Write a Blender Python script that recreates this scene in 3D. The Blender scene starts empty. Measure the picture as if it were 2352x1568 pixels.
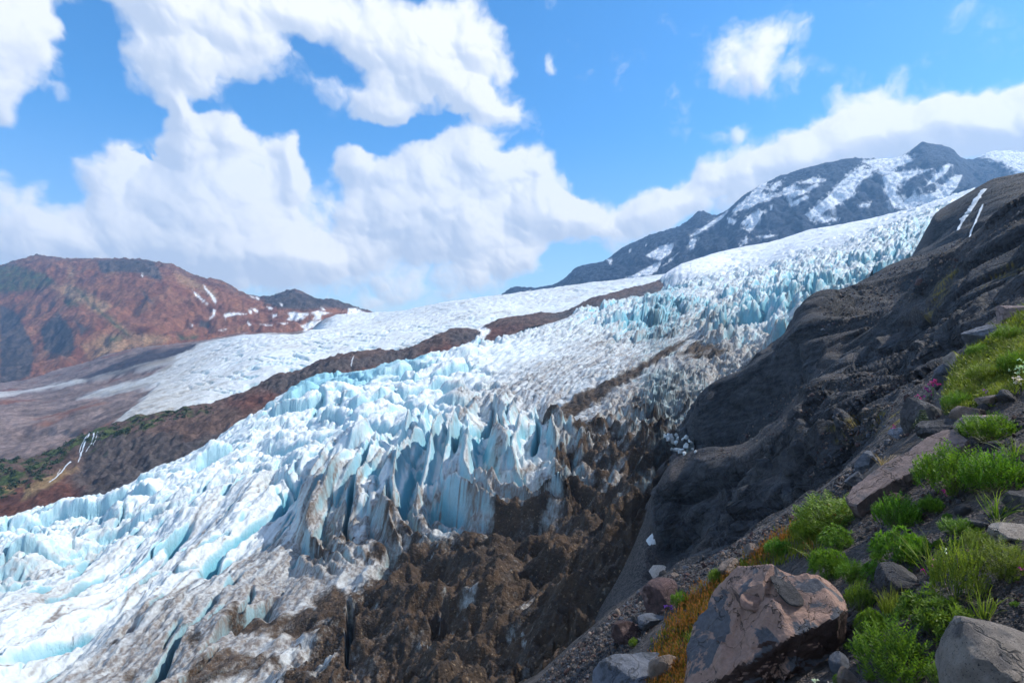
import bpy, math, random, time
import numpy as np
from concurrent.futures import ThreadPoolExecutor
from mathutils import Vector, Matrix
T0 = time.time()
rng = np.random.default_rng(7)
random.seed(7)
scene = bpy.context.scene
COL = scene.collection

# ------------------------------------------------------------------ camera
K, CX, CY = 1306.67, 1176.0, 784.0            # 20 mm lens, level camera at the origin
cam_d = bpy.data.cameras.new('camera'); cam = bpy.data.objects.new('camera', cam_d); COL.objects.link(cam)
cam.location = (0, 0, 0); cam.rotation_euler = (math.radians(90), 0, 0)
cam_d.lens = 20; cam_d.sensor_width = 36; cam_d.sensor_fit = 'HORIZONTAL'; cam_d.clip_start = 0.05; cam_d.clip_end = 40000
scene.camera = cam
def uv(X, Y): return (np.asarray(X, float) - CX) / K, (CY - np.asarray(Y, float)) / K

# ------------------------------------------------------------------ sun, sky, exposure
SUN_AZ, SUN_EL = math.radians(78), math.radians(45)     # right of the view, high
sd = Vector((math.sin(SUN_AZ) * math.cos(SUN_EL), math.cos(SUN_AZ) * math.cos(SUN_EL), math.sin(SUN_EL)))
sun_d = bpy.data.lights.new('sun', 'SUN'); sun_d.energy = 4.6; sun_d.angle = math.radians(0.53); sun_d.color = (1, 0.955, 0.88)
sun = bpy.data.objects.new('sun', sun_d); COL.objects.link(sun)
sun.rotation_euler = (-sd).to_track_quat('-Z', 'Y').to_euler()
scene.view_settings.view_transform = 'Standard'; scene.view_settings.look = 'None'
scene.view_settings.exposure = 0.40; scene.view_settings.gamma = 1; scene.view_settings.use_curve_mapping = False
scene.render.engine = 'CYCLES'
cy = scene.cycles
cy.use_denoising = True; cy.max_bounces = 4; cy.diffuse_bounces = 2; cy.glossy_bounces = 2; cy.transmission_bounces = 2
cy.transparent_max_bounces = 6; cy.volume_bounces = 0; cy.use_adaptive_sampling = True; cy.adaptive_threshold = 0.03
cy.caustics_reflective = False; cy.caustics_refractive = False; cy.sample_clamp_indirect = 6

class NT:
    """small helper to write node trees as expressions"""
    def __init__(s, tree): s.t = tree; s.n = tree.nodes; s.l = tree.links
    def node(s, typ, **kw):
        n = s.n.new(typ)
        for k, v in kw.items(): setattr(n, k, v)
        return n
    def put(s, sock, val):
        if isinstance(val, bpy.types.NodeSocket): s.l.new(val, sock)
        elif val is not None: sock.default_value = val
    def m(s, op, a, b=None, c=None, clamp=False):
        n = s.node('ShaderNodeMath', operation=op, use_clamp=clamp)
        s.put(n.inputs[0], a); s.put(n.inputs[1], b)
        if c is not None: s.put(n.inputs[2], c)
        return n.outputs[0]
    def v(s, op, a, b=None, out=0):
        n = s.node('ShaderNodeVectorMath', operation=op); s.put(n.inputs[0], a)
        if op == 'SCALE': s.put(n.inputs[3], b)
        elif b is not None: s.put(n.inputs[1], b)
        return n.outputs[out]
    def xyz(s, x, y, z):
        n = s.node('ShaderNodeCombineXYZ'); s.put(n.inputs[0], x); s.put(n.inputs[1], y); s.put(n.inputs[2], z); return n.outputs[0]
    def sep(s, v): n = s.node('ShaderNodeSeparateXYZ'); s.put(n.inputs[0], v); return n.outputs
    def ramp(s, x, a, b, c=0.0, d=1.0, smooth=True):
        n = s.node('ShaderNodeMapRange', interpolation_type='SMOOTHSTEP' if smooth else 'LINEAR', clamp=True)
        s.put(n.inputs[0], x); s.put(n.inputs[1], a); s.put(n.inputs[2], b); s.put(n.inputs[3], c); s.put(n.inputs[4], d); return n.outputs[0]
    def mix(s, f, a, b, blend='MIX'):
        n = s.node('ShaderNodeMix', data_type='RGBA', blend_type=blend); s.put(n.inputs[0], f)
        for i, c in ((6, a), (7, b)):
            s.put(n.inputs[i], c if isinstance(c, bpy.types.NodeSocket) else (*c, 1)[:4])
        return n.outputs[2]
    def noise(s, vec, scale, detail=4, rough=0.55, dist=0.0, out=0):
        n = s.node('ShaderNodeTexNoise'); s.put(n.inputs['Vector'], vec); s.put(n.inputs['Scale'], scale)
        s.put(n.inputs['Detail'], detail); s.put(n.inputs['Roughness'], rough); s.put(n.inputs['Distortion'], dist); return n.outputs[out]

# ------------------------------------------------------------------ numpy noise
_perm = rng.permutation(256).astype(np.int64); PERM = np.concatenate([_perm, _perm, _perm])
_ga = rng.random(256) * 2 * np.pi; GXA, GYA = np.cos(_ga), np.sin(_ga); RND = rng.random(256)
def perlin(x, y, seed=0):
    x = np.asarray(x) + seed * 17.31; y = np.asarray(y) + seed * 9.73
    xi = np.floor(x).astype(np.int64); yi = np.floor(y).astype(np.int64); xf = x - xi; yf = y - yi; xi &= 255; yi &= 255
    u = xf * xf * xf * (xf * (xf * 6 - 15) + 10); w = yf * yf * yf * (yf * (yf * 6 - 15) + 10)
    a = PERM[xi] + yi; b = PERM[xi + 1] + yi
    def g(h, dx, dy): h = PERM[h]; return GXA[h] * dx + GYA[h] * dy
    n0 = g(a, xf, yf); n1 = g(b, xf - 1, yf); n2 = g(a + 1, xf, yf - 1); n3 = g(b + 1, xf - 1, yf - 1)
    p = n0 + u * (n1 - n0); q = n2 + u * (n3 - n2)
    return (p + w * (q - p)) * 1.5
def fbm(x, y, o=4, seed=0, gain=0.5):
    r = 0; a = 1; s = 0
    for i in range(o): r = r + a * perlin(x, y, seed + i * 3); s += a; a *= gain; x = x * 2.03; y = y * 2.03
    return r / s
def ridged(x, y, o=1, seed=0, gain=0.5):
    r = 0; a = 1; s = 0
    for i in range(o): r = r + a * (1 - np.minimum(1, np.abs(perlin(x, y, seed + i * 3)) * 1.7)); s += a; a *= gain; x = x * 2.05; y = y * 2.05
    return r / s
def worley(x, y, seed=0):
    xi = np.floor(x).astype(np.int64); yi = np.floor(y).astype(np.int64)
    f1 = np.full(x.shape, 9.0); f2 = f1.copy(); cid = np.zeros(x.shape)
    for dx in (-1, 0, 1):
        for dy in (-1, 0, 1):
            h = PERM[(PERM[(xi + dx + seed * 13) & 255] + yi + dy) & 255]
            d = np.hypot(xi + dx + 0.1 + 0.8 * RND[h] - x, yi + dy + 0.1 + 0.8 * RND[PERM[h]] - y)
            near = d < f1
            f2 = np.where(near, f1, np.minimum(f2, d)); cid = np.where(near, RND[PERM[h + 31]], cid); f1 = np.where(near, d, f1)
    return f1, f2, cid
def sstep(a, b, x): t = np.clip((x - a) / (b - a), 0, 1); return t * t * (3 - 2 * t)
def poly(X, Y, pts, soft=20):
    """soft mask of a polygon: 1 inside, fading over `soft` either side of the outline"""
    pts = np.array(pts, float); inside = np.zeros(X.shape, bool); d2 = np.full(X.shape, 1e18); n = len(pts)
    for i in range(n):
        ax, ay = pts[i]; bx, by = pts[(i + 1) % n]
        ex, ey = bx - ax, by - ay
        t = np.clip(((X - ax) * ex + (Y - ay) * ey) / (ex * ex + ey * ey + 1e-9), 0, 1)
        d2 = np.minimum(d2, (X - ax - t * ex) ** 2 + (Y - ay - t * ey) ** 2)
        c = (ay > Y) != (by > Y); xs = ax + (Y - ay) * ex / (ey if abs(ey) > 1e-9 else 1e-9)
        inside ^= c & (X < xs)
    sgn = np.where(inside, 1, -1) * np.sqrt(d2)
    return sstep(-soft, soft, sgn)

def blur(a, n):
    for ax in (0, 1):
        p = np.pad(a, [(n, n) if i == ax else (0, 0) for i in (0, 1)], mode='edge'); c = np.cumsum(p, axis=ax); c = np.insert(c, 0, 0, axis=ax)
        m = a.shape[ax]; w = 2 * n + 1
        a = (np.take(c, np.arange(w, w + m), axis=ax) - np.take(c, np.arange(0, m), axis=ax)) / w
    return a

# clouds live in the sky as (azimuth, elevation) shapes, their sunlit and shaded sides painted in
CLOUDS = [  # X, Y, radius x, radius y, weight, tilt
    (-40, 70, 150, 200, 1.15, 0), (90, 60, 90, 120, 0.9, 0), (20, 240, 90, 70, 0.8, 0), (150, 215, 60, 45, 0.45, 0),
    (420, 40, 240, 110, 1.1, 0), (640, 20, 220, 80, 1.0, 0), (420, 150, 140, 70, 0.95, 0), (560, 110, 120, 70, 0.7, 0), (270, 190, 80, 60, 0.38, 0),
    (960, 140, 220, 110, 1.15, 0.15), (1080, 90, 110, 70, 0.9, 0.3), (820, 200, 130, 60, 0.72, 0.3), (1100, 230, 110, 55, 0.95, 0.35), (900, 265, 90, 40, 0.8, 0.1), (1190, 262, 60, 40, 0.6, 0.3),
    (430, 330, 90, 105, 1.15, 0), (530, 320, 100, 90, 1.15, 0), (390, 240, 45, 40, 0.95, 0), (270, 350, 75, 42, 0.85, 0), (440, 450, 270, 130, 1.35, 0), (670, 400, 75, 105, 1.05, 0), (690, 330, 36, 46, 0.8, 0),
    (480, 560, 430, 110, 1.3, 0), (620, 600, 260, 65, 1.2, 0), (100, 560, 230, 90, 0.85, 0), (90, 430, 60, 60, 0.5, 0), (30, 470, 120, 120, 0.45, 0), (840, 570, 70, 45, 0.7, 0),
    (820, 380, 60, 48, 1.0, 0), (960, 395, 140, 70, 1.15, 0), (1110, 370, 120, 85, 1.2, 0), (1210, 400, 75, 60, 0.95, 0.5), (1250, 470, 160, 90, 1.25, 0.25), (1000, 490, 280, 120, 1.25, 0), (1340, 480, 90, 50, 0.9, 0.4), (1130, 580, 210, 90, 0.8, 0), (950, 650, 260, 70, 0.55, 0),
    (1250, 140, 15, 34, 0.42, 0), (1330, 290, 24, 38, 0.36, 0), (1730, 130, 115, 60, 0.62, 0), (1740, 180, 100, 40, 0.66, 0.1), (1830, 165, 80, 36, 0.3, 0.2), (1690, 310, 45, 26, 0.36, -0.3), (1240, 320, 18, 18, 0.35, 0),
    (1500, 480, 160, 55, 1.05, -0.38), (1620, 430, 110, 48, 1.0, -0.5), (1600, 390, 40, 20, 0.6, -0.5), (1760, 390, 150, 62, 1.25, -0.42), (1900, 330, 190, 75, 1.35, -0.42), (2080, 290, 200, 62, 1.4, -0.15), (2300, 280, 240, 75, 1.5, -0.15), (2450, 270, 240, 100, 1.4, 0), (1270, 645, 30, 14, 0.5, 0), (1035, 682, 35, 9, 0.45, 0)]
GAPS = [(215, 120, 55, 85, 0.95), (190, 285, 115, 55, 1.0), (40, 350, 120, 38, 0.9), (250, 230, 50, 40, 0.5), (560, 222, 60, 26, 0.5), (630, 265, 80, 42, 0.9), (725, 355, 32, 62, 0.9), (830, 312, 100, 32, 1.0), (880, 352, 34, 32, 0.6), (960, 300, 48, 26, 0.9), (700, 110, 60, 26, 0.45), (775, 165, 60, 28, 0.6), (1300, 330, 80, 100, 0.6), (1215, 120, 36, 100, 0.6), (1310, 590, 60, 50, 0.9), (1380, 400, 60, 60, 0.7), (1480, 395, 70, 50, 0.8), (1250, 655, 100, 30, 0.5), (150, 440, 60, 50, 0.7), (40, 400, 50, 40, .4), (330, 255, 40, 30, .4), (1180, 330, 40, 20, .35), (465, 232, 44, 18, .6), (1010, 288, 70, 20, .55), (1140, 300, 40, 16, .4)]
SKY_W, SKY_H, EL0, EL1 = 4096, 1024, -0.12, math.pi / 2
def cloud_field(az, el, framed):
    """thickness of the cloud over a patch of sky and the relief of its billows"""
    w = lambda f, sd: fbm(az * f, el * f, 4, sd, 0.55)
    qa = az + 0.030 * w(8, 3) + 0.010 * w(30, 5); qe = el + 0.028 * w(8, 8) + 0.010 * w(30, 12)
    tot = np.zeros(az.shape)
    if framed:
        for X, Y, rx, ry, wt, tilt in CLOUDS:
            a0 = math.atan((X - CX) / K); e0 = math.atan((CY - Y) / K * math.cos(a0)); c, s = math.cos(tilt), math.sin(tilt)
            sx = K / rx / math.cos(a0) ** 2; sy = K / ry / math.cos(a0)
            da, de = (qa - a0) * sx, (qe - e0) * sy
            if tilt: da, de = (c * (qa - a0) - s * (qe - e0)) * sx, (s * (qa - a0) + c * (qe - e0)) * sy
            o = wt * sstep(1.6, 0.0, np.hypot(da, de)); tot = np.maximum(np.maximum(tot, o), 0.62 * (tot + o))
        for X, Y, rx, ry, wt in GAPS:
            a0 = math.atan((X - CX) / K); e0 = math.atan((CY - Y) / K * math.cos(a0))
            tot = tot - wt * sstep(1.6, 0.0, np.hypot((qa - a0) * K / rx / math.cos(a0) ** 2, (qe - e0) * K / ry / math.cos(a0)))
    outside = np.maximum(sstep(0.80, 1.0, np.abs(az)), sstep(0.60, 0.8, el))
    tot = tot + outside * 1.25 * sstep(0.0, 0.5, fbm(az * 2.0, el * 3.0, 3, 40) + 0.08) * sstep(-0.05, 0.1, el)
    puff = 0; fr = 10.0; am = 1.0; relief = 0
    for i in range(5):
        f1 = worley(qa * fr + 50, qe * fr * 1.15 + 50, 20 + i)[0]; dome = np.sqrt(np.maximum(0, 1 - (f1 / 0.95) ** 2)) - 0.80
        puff = puff + am * dome; relief = relief + dome / fr * (0.62 if i else 0.8); am *= 0.58; fr *= 2.05
    wisp = fbm(qa * 13, qe * 17, 6, 60, 0.62)
    return tot + 0.68 * puff + 0.38 * wisp, tot, relief
def sky_clouds():
    az = (np.arange(SKY_W) + 0.5) / SKY_W * 2 * np.pi - np.pi; el = EL0 + (np.arange(SKY_H) + 0.5) / SKY_H * (EL1 - EL0)
    k = 4; A, E = np.meshgrid(az[::k] + 1.5 * (az[1] - az[0]), el[::k] + 1.5 * (el[1] - el[0]))
    up = lambda m: np.repeat(np.repeat(m, k, 0), k, 1)
    D, Tm, Rl = [up(m) for m in cloud_field(A, E, False)]
    ja = np.where(np.abs(az) < 1.02)[0]; je = np.where(el < 0.82)[0]; A, E = np.meshgrid(az[ja], el[je])
    with ThreadPoolExecutor(4) as ex: parts = list(ex.map(lambda q: cloud_field(q[0], q[1], True), zip(np.array_split(A, 8), np.array_split(E, 8))))
    for M, i in ((D, 0), (Tm, 1), (Rl, 2)): M[np.ix_(je, ja)] = np.concatenate([p[i] for p in parts])
    crisp = sstep(0.55, 0.95, Tm)
    cover = sstep(0.20 + 0.13 * crisp, 0.80 - 0.38 * crisp, D)
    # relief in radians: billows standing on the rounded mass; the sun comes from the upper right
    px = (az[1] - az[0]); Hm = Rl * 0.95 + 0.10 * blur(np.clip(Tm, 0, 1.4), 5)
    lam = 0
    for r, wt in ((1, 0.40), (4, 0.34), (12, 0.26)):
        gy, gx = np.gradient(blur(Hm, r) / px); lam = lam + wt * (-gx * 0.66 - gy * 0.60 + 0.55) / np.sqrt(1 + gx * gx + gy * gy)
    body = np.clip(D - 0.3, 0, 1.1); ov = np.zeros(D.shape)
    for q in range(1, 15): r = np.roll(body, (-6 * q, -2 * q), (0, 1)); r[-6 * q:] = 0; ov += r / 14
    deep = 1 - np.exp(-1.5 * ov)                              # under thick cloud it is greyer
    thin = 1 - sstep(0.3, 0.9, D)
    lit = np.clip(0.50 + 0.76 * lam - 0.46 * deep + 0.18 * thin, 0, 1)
    return cover, lit
def build_world():
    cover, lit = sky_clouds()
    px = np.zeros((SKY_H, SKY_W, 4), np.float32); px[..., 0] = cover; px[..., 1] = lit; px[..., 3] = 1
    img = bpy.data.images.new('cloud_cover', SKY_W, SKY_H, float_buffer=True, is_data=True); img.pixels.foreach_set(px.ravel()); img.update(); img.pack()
    w = bpy.data.worlds.new('World'); scene.world = w; w.use_nodes = True
    t = NT(w.node_tree); t.n.clear()
    out = t.node('ShaderNodeOutputWorld'); bg = t.node('ShaderNodeBackground'); t.l.new(bg.outputs[0], out.inputs[0])
    sky = t.node('ShaderNodeTexSky', sky_type='NISHITA', sun_disc=False)
    sky.sun_elevation = SUN_EL; sky.sun_rotation = SUN_AZ; sky.altitude = 1500; sky.air_density = 1.0; sky.dust_density = 0.8; sky.ozone_density = 3.0
    bg.inputs[1].default_value = 0.1
    co = t.node('ShaderNodeTexCoord').outputs['Generated']
    d = t.v('NORMALIZE', co); s = t.sep(d)
    az = t.m('ARCTAN2', s[0], s[1]); el = t.m('ARCSINE', s[2])
    im = t.node('ShaderNodeTexImage', image=img, interpolation='Linear', extension='EXTEND')
    t.put(im.inputs[0], t.xyz(t.m('MULTIPLY_ADD', az, 1 / (2 * math.pi), 0.5), t.m('MULTIPLY_ADD', el, 1 / (EL1 - EL0), -EL0 / (EL1 - EL0)), 0.0))
    c = t.sep(im.outputs[0])
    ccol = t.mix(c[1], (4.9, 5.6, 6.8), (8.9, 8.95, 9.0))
    vivid = t.node('ShaderNodeHueSaturation'); vivid.inputs['Saturation'].default_value = 1.22; vivid.inputs['Value'].default_value = 1.75; t.put(vivid.inputs['Color'], t.mix(1.0, sky.outputs[0], (0.88, 1.0, 1.03), 'MULTIPLY'))
    low = t.ramp(el, 0.36, 0.0, 0.0, 0.62)                       # paler, milkier air towards the horizon
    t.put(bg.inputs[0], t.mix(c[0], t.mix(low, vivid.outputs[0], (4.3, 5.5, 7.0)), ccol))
    w.cycles.sampling_method = 'MANUAL'; w.cycles.sample_map_resolution = 512
build_world()

# ------------------------------------------------------------------ terrain sheets
class Surf:
    """ground height from survey points: (bearing, ln distance) -> tangent of elevation, thin-plate spline"""
    def __init__(s, pts, back=None, ws=0.45, smooth=1e-4):
        P = list(pts)
        for (X, Y, d) in (back or []): P.append((X, Y, d)); P.append((X, Y + 45, d * 1.16))
        P = np.array(P, float); s.ws = ws
        u, v = uv(P[:, 0], P[:, 1]); c = np.stack([u, np.log(P[:, 2]) * ws], 1); n = len(c)
        A = np.zeros((n + 3, n + 3)); A[:n, :n] = s.k(c, c) + smooth * np.eye(n); A[:n, n] = 1; A[:n, n + 1:] = c; A[n:, :n] = A[:n, n:].T
        s.c = c; s.sol = np.linalg.solve(A, np.concatenate([v, [0, 0, 0]]))
    def k(s, a, b):
        r2 = (a[:, None, 0] - b[None, :, 0]) ** 2 + (a[:, None, 1] - b[None, :, 1]) ** 2
        return 0.5 * r2 * np.log(r2 + 1e-12)
    def __call__(s, u, w):
        sh = u.shape; q = np.stack([u.ravel(), w.ravel() * s.ws], 1); out = np.empty(len(q)); n = len(s.c)
        for i in range(0, len(q), 60000):
            b = q[i:i + 60000]; out[i:i + 60000] = s.k(b, s.c) @ s.sol[:n] + s.sol[n] + b @ s.sol[n + 1:]
        return out.reshape(sh)
def plan_grid(X0, X1, near, far, nx, ny, bias=None):
    """bearing x distance grid; near / far are [(X, distance)] limits"""
    X = X0 if X1 is None else np.linspace(X0, X1, nx); n = np.array(near, float); f = np.array(far, float)
    a = np.log(np.interp(X, n[:, 0], n[:, 1])); b = np.log(np.interp(X, f[:, 0], f[:, 1]))
    t = np.linspace(0, 1, ny)
    if bias is not None: t = bias(t)
    W = a[None, :] + t[:, None] * (b - a)[None, :]
    U = np.broadcast_to(((X - CX) / K)[None, :], W.shape)
    return U, W
def coarse_eval(S, U, W):
    """spline on every 4th row and column, then cubic interpolation in between"""
    def up(a, n, ax):
        m = a.shape[ax]; t = np.linspace(0, m - 1, n); k = np.clip(np.floor(t).astype(int), 0, m - 2); f = t - k
        g = lambda j: np.take(a, np.clip(k + j, 0, m - 1), axis=ax); f = f[:, None] if ax == 0 else f[None, :]
        p0, p1, p2, p3 = g(-1), g(0), g(1), g(2)
        return p1 + 0.5 * f * (p2 - p0 + f * (2 * p0 - 5 * p1 + 4 * p2 - p3 + f * (3 * (p1 - p2) + p3 - p0)))
    ny, nx = U.shape; cy_, cx_ = ny // 4, nx // 4
    ly, lx = np.linspace(0, ny - 1, cy_), np.linspace(0, nx - 1, cx_)
    def lin(a): return (lambda t: np.stack([np.interp(lx, np.arange(nx), r) for r in t]))(np.stack([np.interp(ly, np.arange(ny), c) for c in a.T], 1))
    return up(up(S(lin(U), lin(W)), ny, 0), nx, 1)
def grid_normals(x, y, z):
    def d(a, ax): return np.gradient(a, axis=ax)
    ax_, ay_, az_ = d(x, 1), d(y, 1), d(z, 1); bx, by, bz = d(x, 0), d(y, 0), d(z, 0)
    nx, ny, nz = ay_ * bz - az_ * by, az_ * bx - ax_ * bz, ax_ * by - ay_ * bx
    L = np.sqrt(nx * nx + ny * ny + nz * nz) + 1e-12; s = np.sign(nz); return nx / L * s, ny / L * s, nz / L * s
def sheet(*a): return lambda: make_sheet(*a)          # numbers first (threaded), Blender data afterwards
def make_sheet(name, x, y, z, mat, masks, kind='structure', smooth=True):
    mat = mat()
    ny, nx = x.shape; me = bpy.data.meshes.new(name)
    co = np.stack([x, y, z], -1).reshape(-1, 3).astype(np.float32)
    i = np.arange(ny * nx).reshape(ny, nx)
    q = np.stack([i[:-1, :-1], i[:-1, 1:], i[1:, 1:], i[1:, :-1]], -1).reshape(-1, 4).astype(np.int32)
    me.vertices.add(len(co)); me.vertices.foreach_set('co', co.ravel())
    me.loops.add(q.size); me.loops.foreach_set('vertex_index', q.ravel())
    me.polygons.add(len(q)); me.polygons.foreach_set('loop_start', np.arange(0, q.size, 4, dtype=np.int32))
    me.polygons.foreach_set('use_smooth', np.full(len(q), smooth))
    me.update(calc_edges=True)
    for nm, arr in masks.items():
        a = me.attributes.new(nm, 'FLOAT', 'POINT'); a.data.foreach_set('value', np.clip(arr, 0, 1).astype(np.float32).ravel())
    me.materials.append(mat)
    o = bpy.data.objects.new(name, me); COL.objects.link(o)
    if kind: o['kind'] = kind
    return o
def DX(x, y, z): return CX + K * x / y, CY - K * z / y

# ------------------------------------------------------------------ materials
def new_mat(name, rough=0.85, spec=0.25):
    m = bpy.data.materials.new(name); m.use_nodes = True; t = NT(m.node_tree)
    b = t.n['Principled BSDF']; b.inputs['Roughness'].default_value = rough; b.inputs['Specular IOR Level'].default_value = spec
    return m, t, b
def attr(t, n): a = t.node('ShaderNodeAttribute', attribute_name=n); return a.outputs['Fac']
def pos(t): return t.node('ShaderNodeNewGeometry').outputs['Position']
def bump(t, b, h, strength, dist):
    n = t.node('ShaderNodeBump'); n.inputs['Strength'].default_value = strength; n.inputs['Distance'].default_value = dist; t.put(n.inputs['Height'], h); t.l.new(n.outputs[0], b.inputs['Normal'])
def vary(t, col, p, scale, lo=0.75, hi=1.2, detail=5):
    n = t.noise(p, scale, detail, 0.6); f = t.ramp(n, 0.3, 0.7, lo, hi, False)
    return t.mix(1.0, col, t.xyz(f, f, f), 'MULTIPLY')
def ice_material():
    m, t, b = new_mat('glacier_ice', 0.5, 0.3); p = pos(t)
    white = t.mix(t.noise(t.v('MULTIPLY', p, (0.25, 0.03, 0.25)), 1.0, 4, 0.6), (0.62, 0.71, 0.745), (0.83, 0.865, 0.88))
    snow = t.mix(attr(t, 'snow'), white, (0.88, 0.89, 0.91))
    blue = t.mix(t.noise(p, 0.07, 4), (0.07, 0.36, 0.49), (0.30, 0.65, 0.76))
    c = t.mix(attr(t, 'blue'), snow, blue)
    flute = t.noise(t.v('MULTIPLY', p, (0.7, 0.5, 0.09)), 1.0, 5, 0.65)
    film = t.mix(t.noise(p, 0.6, 4), (0.085, 0.066, 0.054), (0.29, 0.255, 0.23))
    c = t.mix(t.m('MULTIPLY', attr(t, 'film'), t.ramp(flute, 0.3, 0.7, 0.6, 1.2)), c, film)
    soil = t.mix(t.noise(p, 0.5, 6, 0.75), (0.022, 0.014, 0.009), (0.105, 0.066, 0.040))
    soil = t.mix(t.ramp(t.noise(p, 2.2, 2, 0.5), 0.66, 0.74), soil, (0.24, 0.19, 0.14))
    soil = t.mix(t.ramp(t.noise(p, 0.06, 6, 0.7), 0.35, 0.68), soil, t.mix(t.noise(p, 0.9, 5, 0.7), (0.010, 0.008, 0.007), (0.05, 0.036, 0.027)))
    vo = t.node('ShaderNodeTexVoronoi'); t.put(vo.inputs['Vector'], p); vo.inputs['Scale'].default_value = 0.8
    v2 = t.node('ShaderNodeTexVoronoi'); t.put(v2.inputs['Vector'], p); v2.inputs['Scale'].default_value = 2.0
    k1 = t.ramp(t.sep(vo.outputs['Color'])[0], 0.0, 1.0, 0.85, 1.16, False); soil = t.mix(1.0, soil, t.xyz(k1, k1, k1), 'MULTIPLY')
    soil = t.mix(t.ramp(t.sep(v2.outputs['Color'])[1], 0.965, 0.98), soil, (0.15, 0.11, 0.075))          # loose stones in the rubble
    d = attr(t, 'dirt'); n = t.noise(p, 0.45, 6, 0.72)
    cov = t.ramp(t.m('ADD', d, t.m('MULTIPLY', t.m('SUBTRACT', n, 0.5), 1.0)), 0.26, 0.86)
    c = t.mix(cov, c, soil)
    t.put(b.inputs['Base Color'], c); t.put(b.inputs['Roughness'], t.ramp(d, 0.2, 0.7, 0.45, 0.9))
    peb = t.m('MULTIPLY', t.m('ADD', vo.outputs['Distance'], t.m('MULTIPLY', v2.outputs['Distance'], 0.6)), -0.7)
    ih = t.m('ADD', t.noise(p, 0.9, 6, 0.7), t.m('MULTIPLY', flute, 1.2))
    h = t.mix(cov, t.xyz(ih, 0.0, 0.0), t.xyz(t.m('ADD', peb, t.m('MULTIPLY', n, 1.5)), 0.0, 0.0))
    bump(t, b, t.sep(h)[0], 0.7, 0.9)
    return m
def rock_material(name, dark, light, scree, bscale, bdist, pebble, moss=False):
    m, t, b = new_mat(name, 0.8, 0.3); p = pos(t)
    lay = t.noise(t.v('ADD', t.v('MULTIPLY', p, (0.22, 0.22, 1.6)), t.xyz(0.0, 0.0, t.m('MULTIPLY', t.sep(p)[0], -1.05))), bscale * 2.2, 8, 0.70, 0.4)
    n1 = t.noise(p, bscale * 1.3, 8, 0.72, 0.3)
    r = t.mix(t.ramp(t.m('ADD', t.m('MULTIPLY', lay, 0.5), t.m('MULTIPLY', n1, 0.5)), 0.36, 0.66), dark, light)
    vo = t.node('ShaderNodeTexVoronoi'); t.put(vo.inputs['Vector'], p); vo.inputs['Scale'].default_value = pebble
    v2 = t.node('ShaderNodeTexVoronoi'); t.put(v2.inputs['Vector'], p); v2.inputs['Scale'].default_value = pebble * 3.1
    st = t.ramp(t.sep(vo.outputs['Color'])[0], 0.0, 1.0, 0.45, 1.7, False); st2 = t.ramp(t.sep(v2.outputs['Color'])[1], 0.0, 1.0, 0.6, 1.4, False)
    s = t.mix(t.noise(p, bscale * 1.5, 5, 0.65), tuple(c * 0.6 for c in scree), tuple(c * 1.15 for c in scree)); s = t.mix(1.0, s, t.xyz(st, st, st), 'MULTIPLY'); s = t.mix(1.0, s, t.xyz(st2, st2, st2), 'MULTIPLY')
    sc = attr(t, 'scree'); c = t.mix(sc, r, s)
    if moss:
        mo = t.mix(t.noise(p, 1.1, 4), (0.10, 0.13, 0.015), (0.34, 0.20, 0.02)); c = t.mix(attr(t, 'moss'), c, mo)
    t.put(b.inputs['Base Color'], c)
    peb = t.m('MULTIPLY', t.m('ADD', vo.outputs['Distance'], t.m('MULTIPLY', v2.outputs['Distance'], 0.5)), -0.9)
    fr = None
    q = t.v('ADD', t.v('MULTIPLY', p, (0.5, 0.5, 1.3)), t.xyz(0.0, 0.0, t.m('MULTIPLY', t.sep(p)[0], -0.85))); q = t.v('ADD', q, t.v('SCALE', t.noise(p, bscale * 2, 4, 0.6, 0, 1), 1.2 / (bscale * 4)))
    for sc_, am in ((bscale * 1.2, 1.0), (bscale * 4.5, 0.5)):
        ve = t.node('ShaderNodeTexVoronoi', feature='DISTANCE_TO_EDGE'); t.put(ve.inputs['Vector'], q); ve.inputs['Scale'].default_value = sc_
        e = t.m('MULTIPLY', t.ramp(ve.outputs['Distance'], 0.0, 0.07), am); fr = e if fr is None else t.m('ADD', fr, e)
    h = t.mix(sc, t.xyz(t.m('ADD', t.m('ADD', t.m('MULTIPLY', n1, 1.6), lay), fr), 0.0, 0.0), t.xyz(peb, 0.0, 0.0))
    bump(t, b, t.sep(h)[0], 1.0, bdist); return m
def mountain_material(name, cols):
    """cols: [(mask, low colour, high colour)] laid over one another"""
    m, t, b = new_mat(name, 0.9, 0.15); p = pos(t); c = None
    n = t.ramp(t.noise(t.v('MULTIPLY', p, (1, 1, 0.6)), 0.011, 8, 0.7), 0.3, 0.7, 0, 1)
    for mk, lo, hi in cols:
        k = t.mix(n, lo, hi); c = k if mk is None else t.mix(attr(t, mk), c, k)
    c = vary(t, c, p, 0.07, 0.62, 1.38, 6)
    t.put(b.inputs['Base Color'], c)
    bump(t, b, t.noise(p, 0.025, 9, 0.8), 1.0, 16)
    return m

# ------------------------------------------------------------------ far mountains
def Lz(pts): return [(x * .3906, 551.2 + y * .3906) for x, y in pts]       # survey of the left ridge
def Rz(pts): return [(1102.5 + x * .5312, 306.2 + y * .5312) for x, y in pts]  # survey of the summit face
def any_poly(X, Y, L, soft):
    r = np.zeros(X.shape)
    for p in L: r = np.maximum(r, poly(X, Y, p, soft))
    return r

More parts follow.
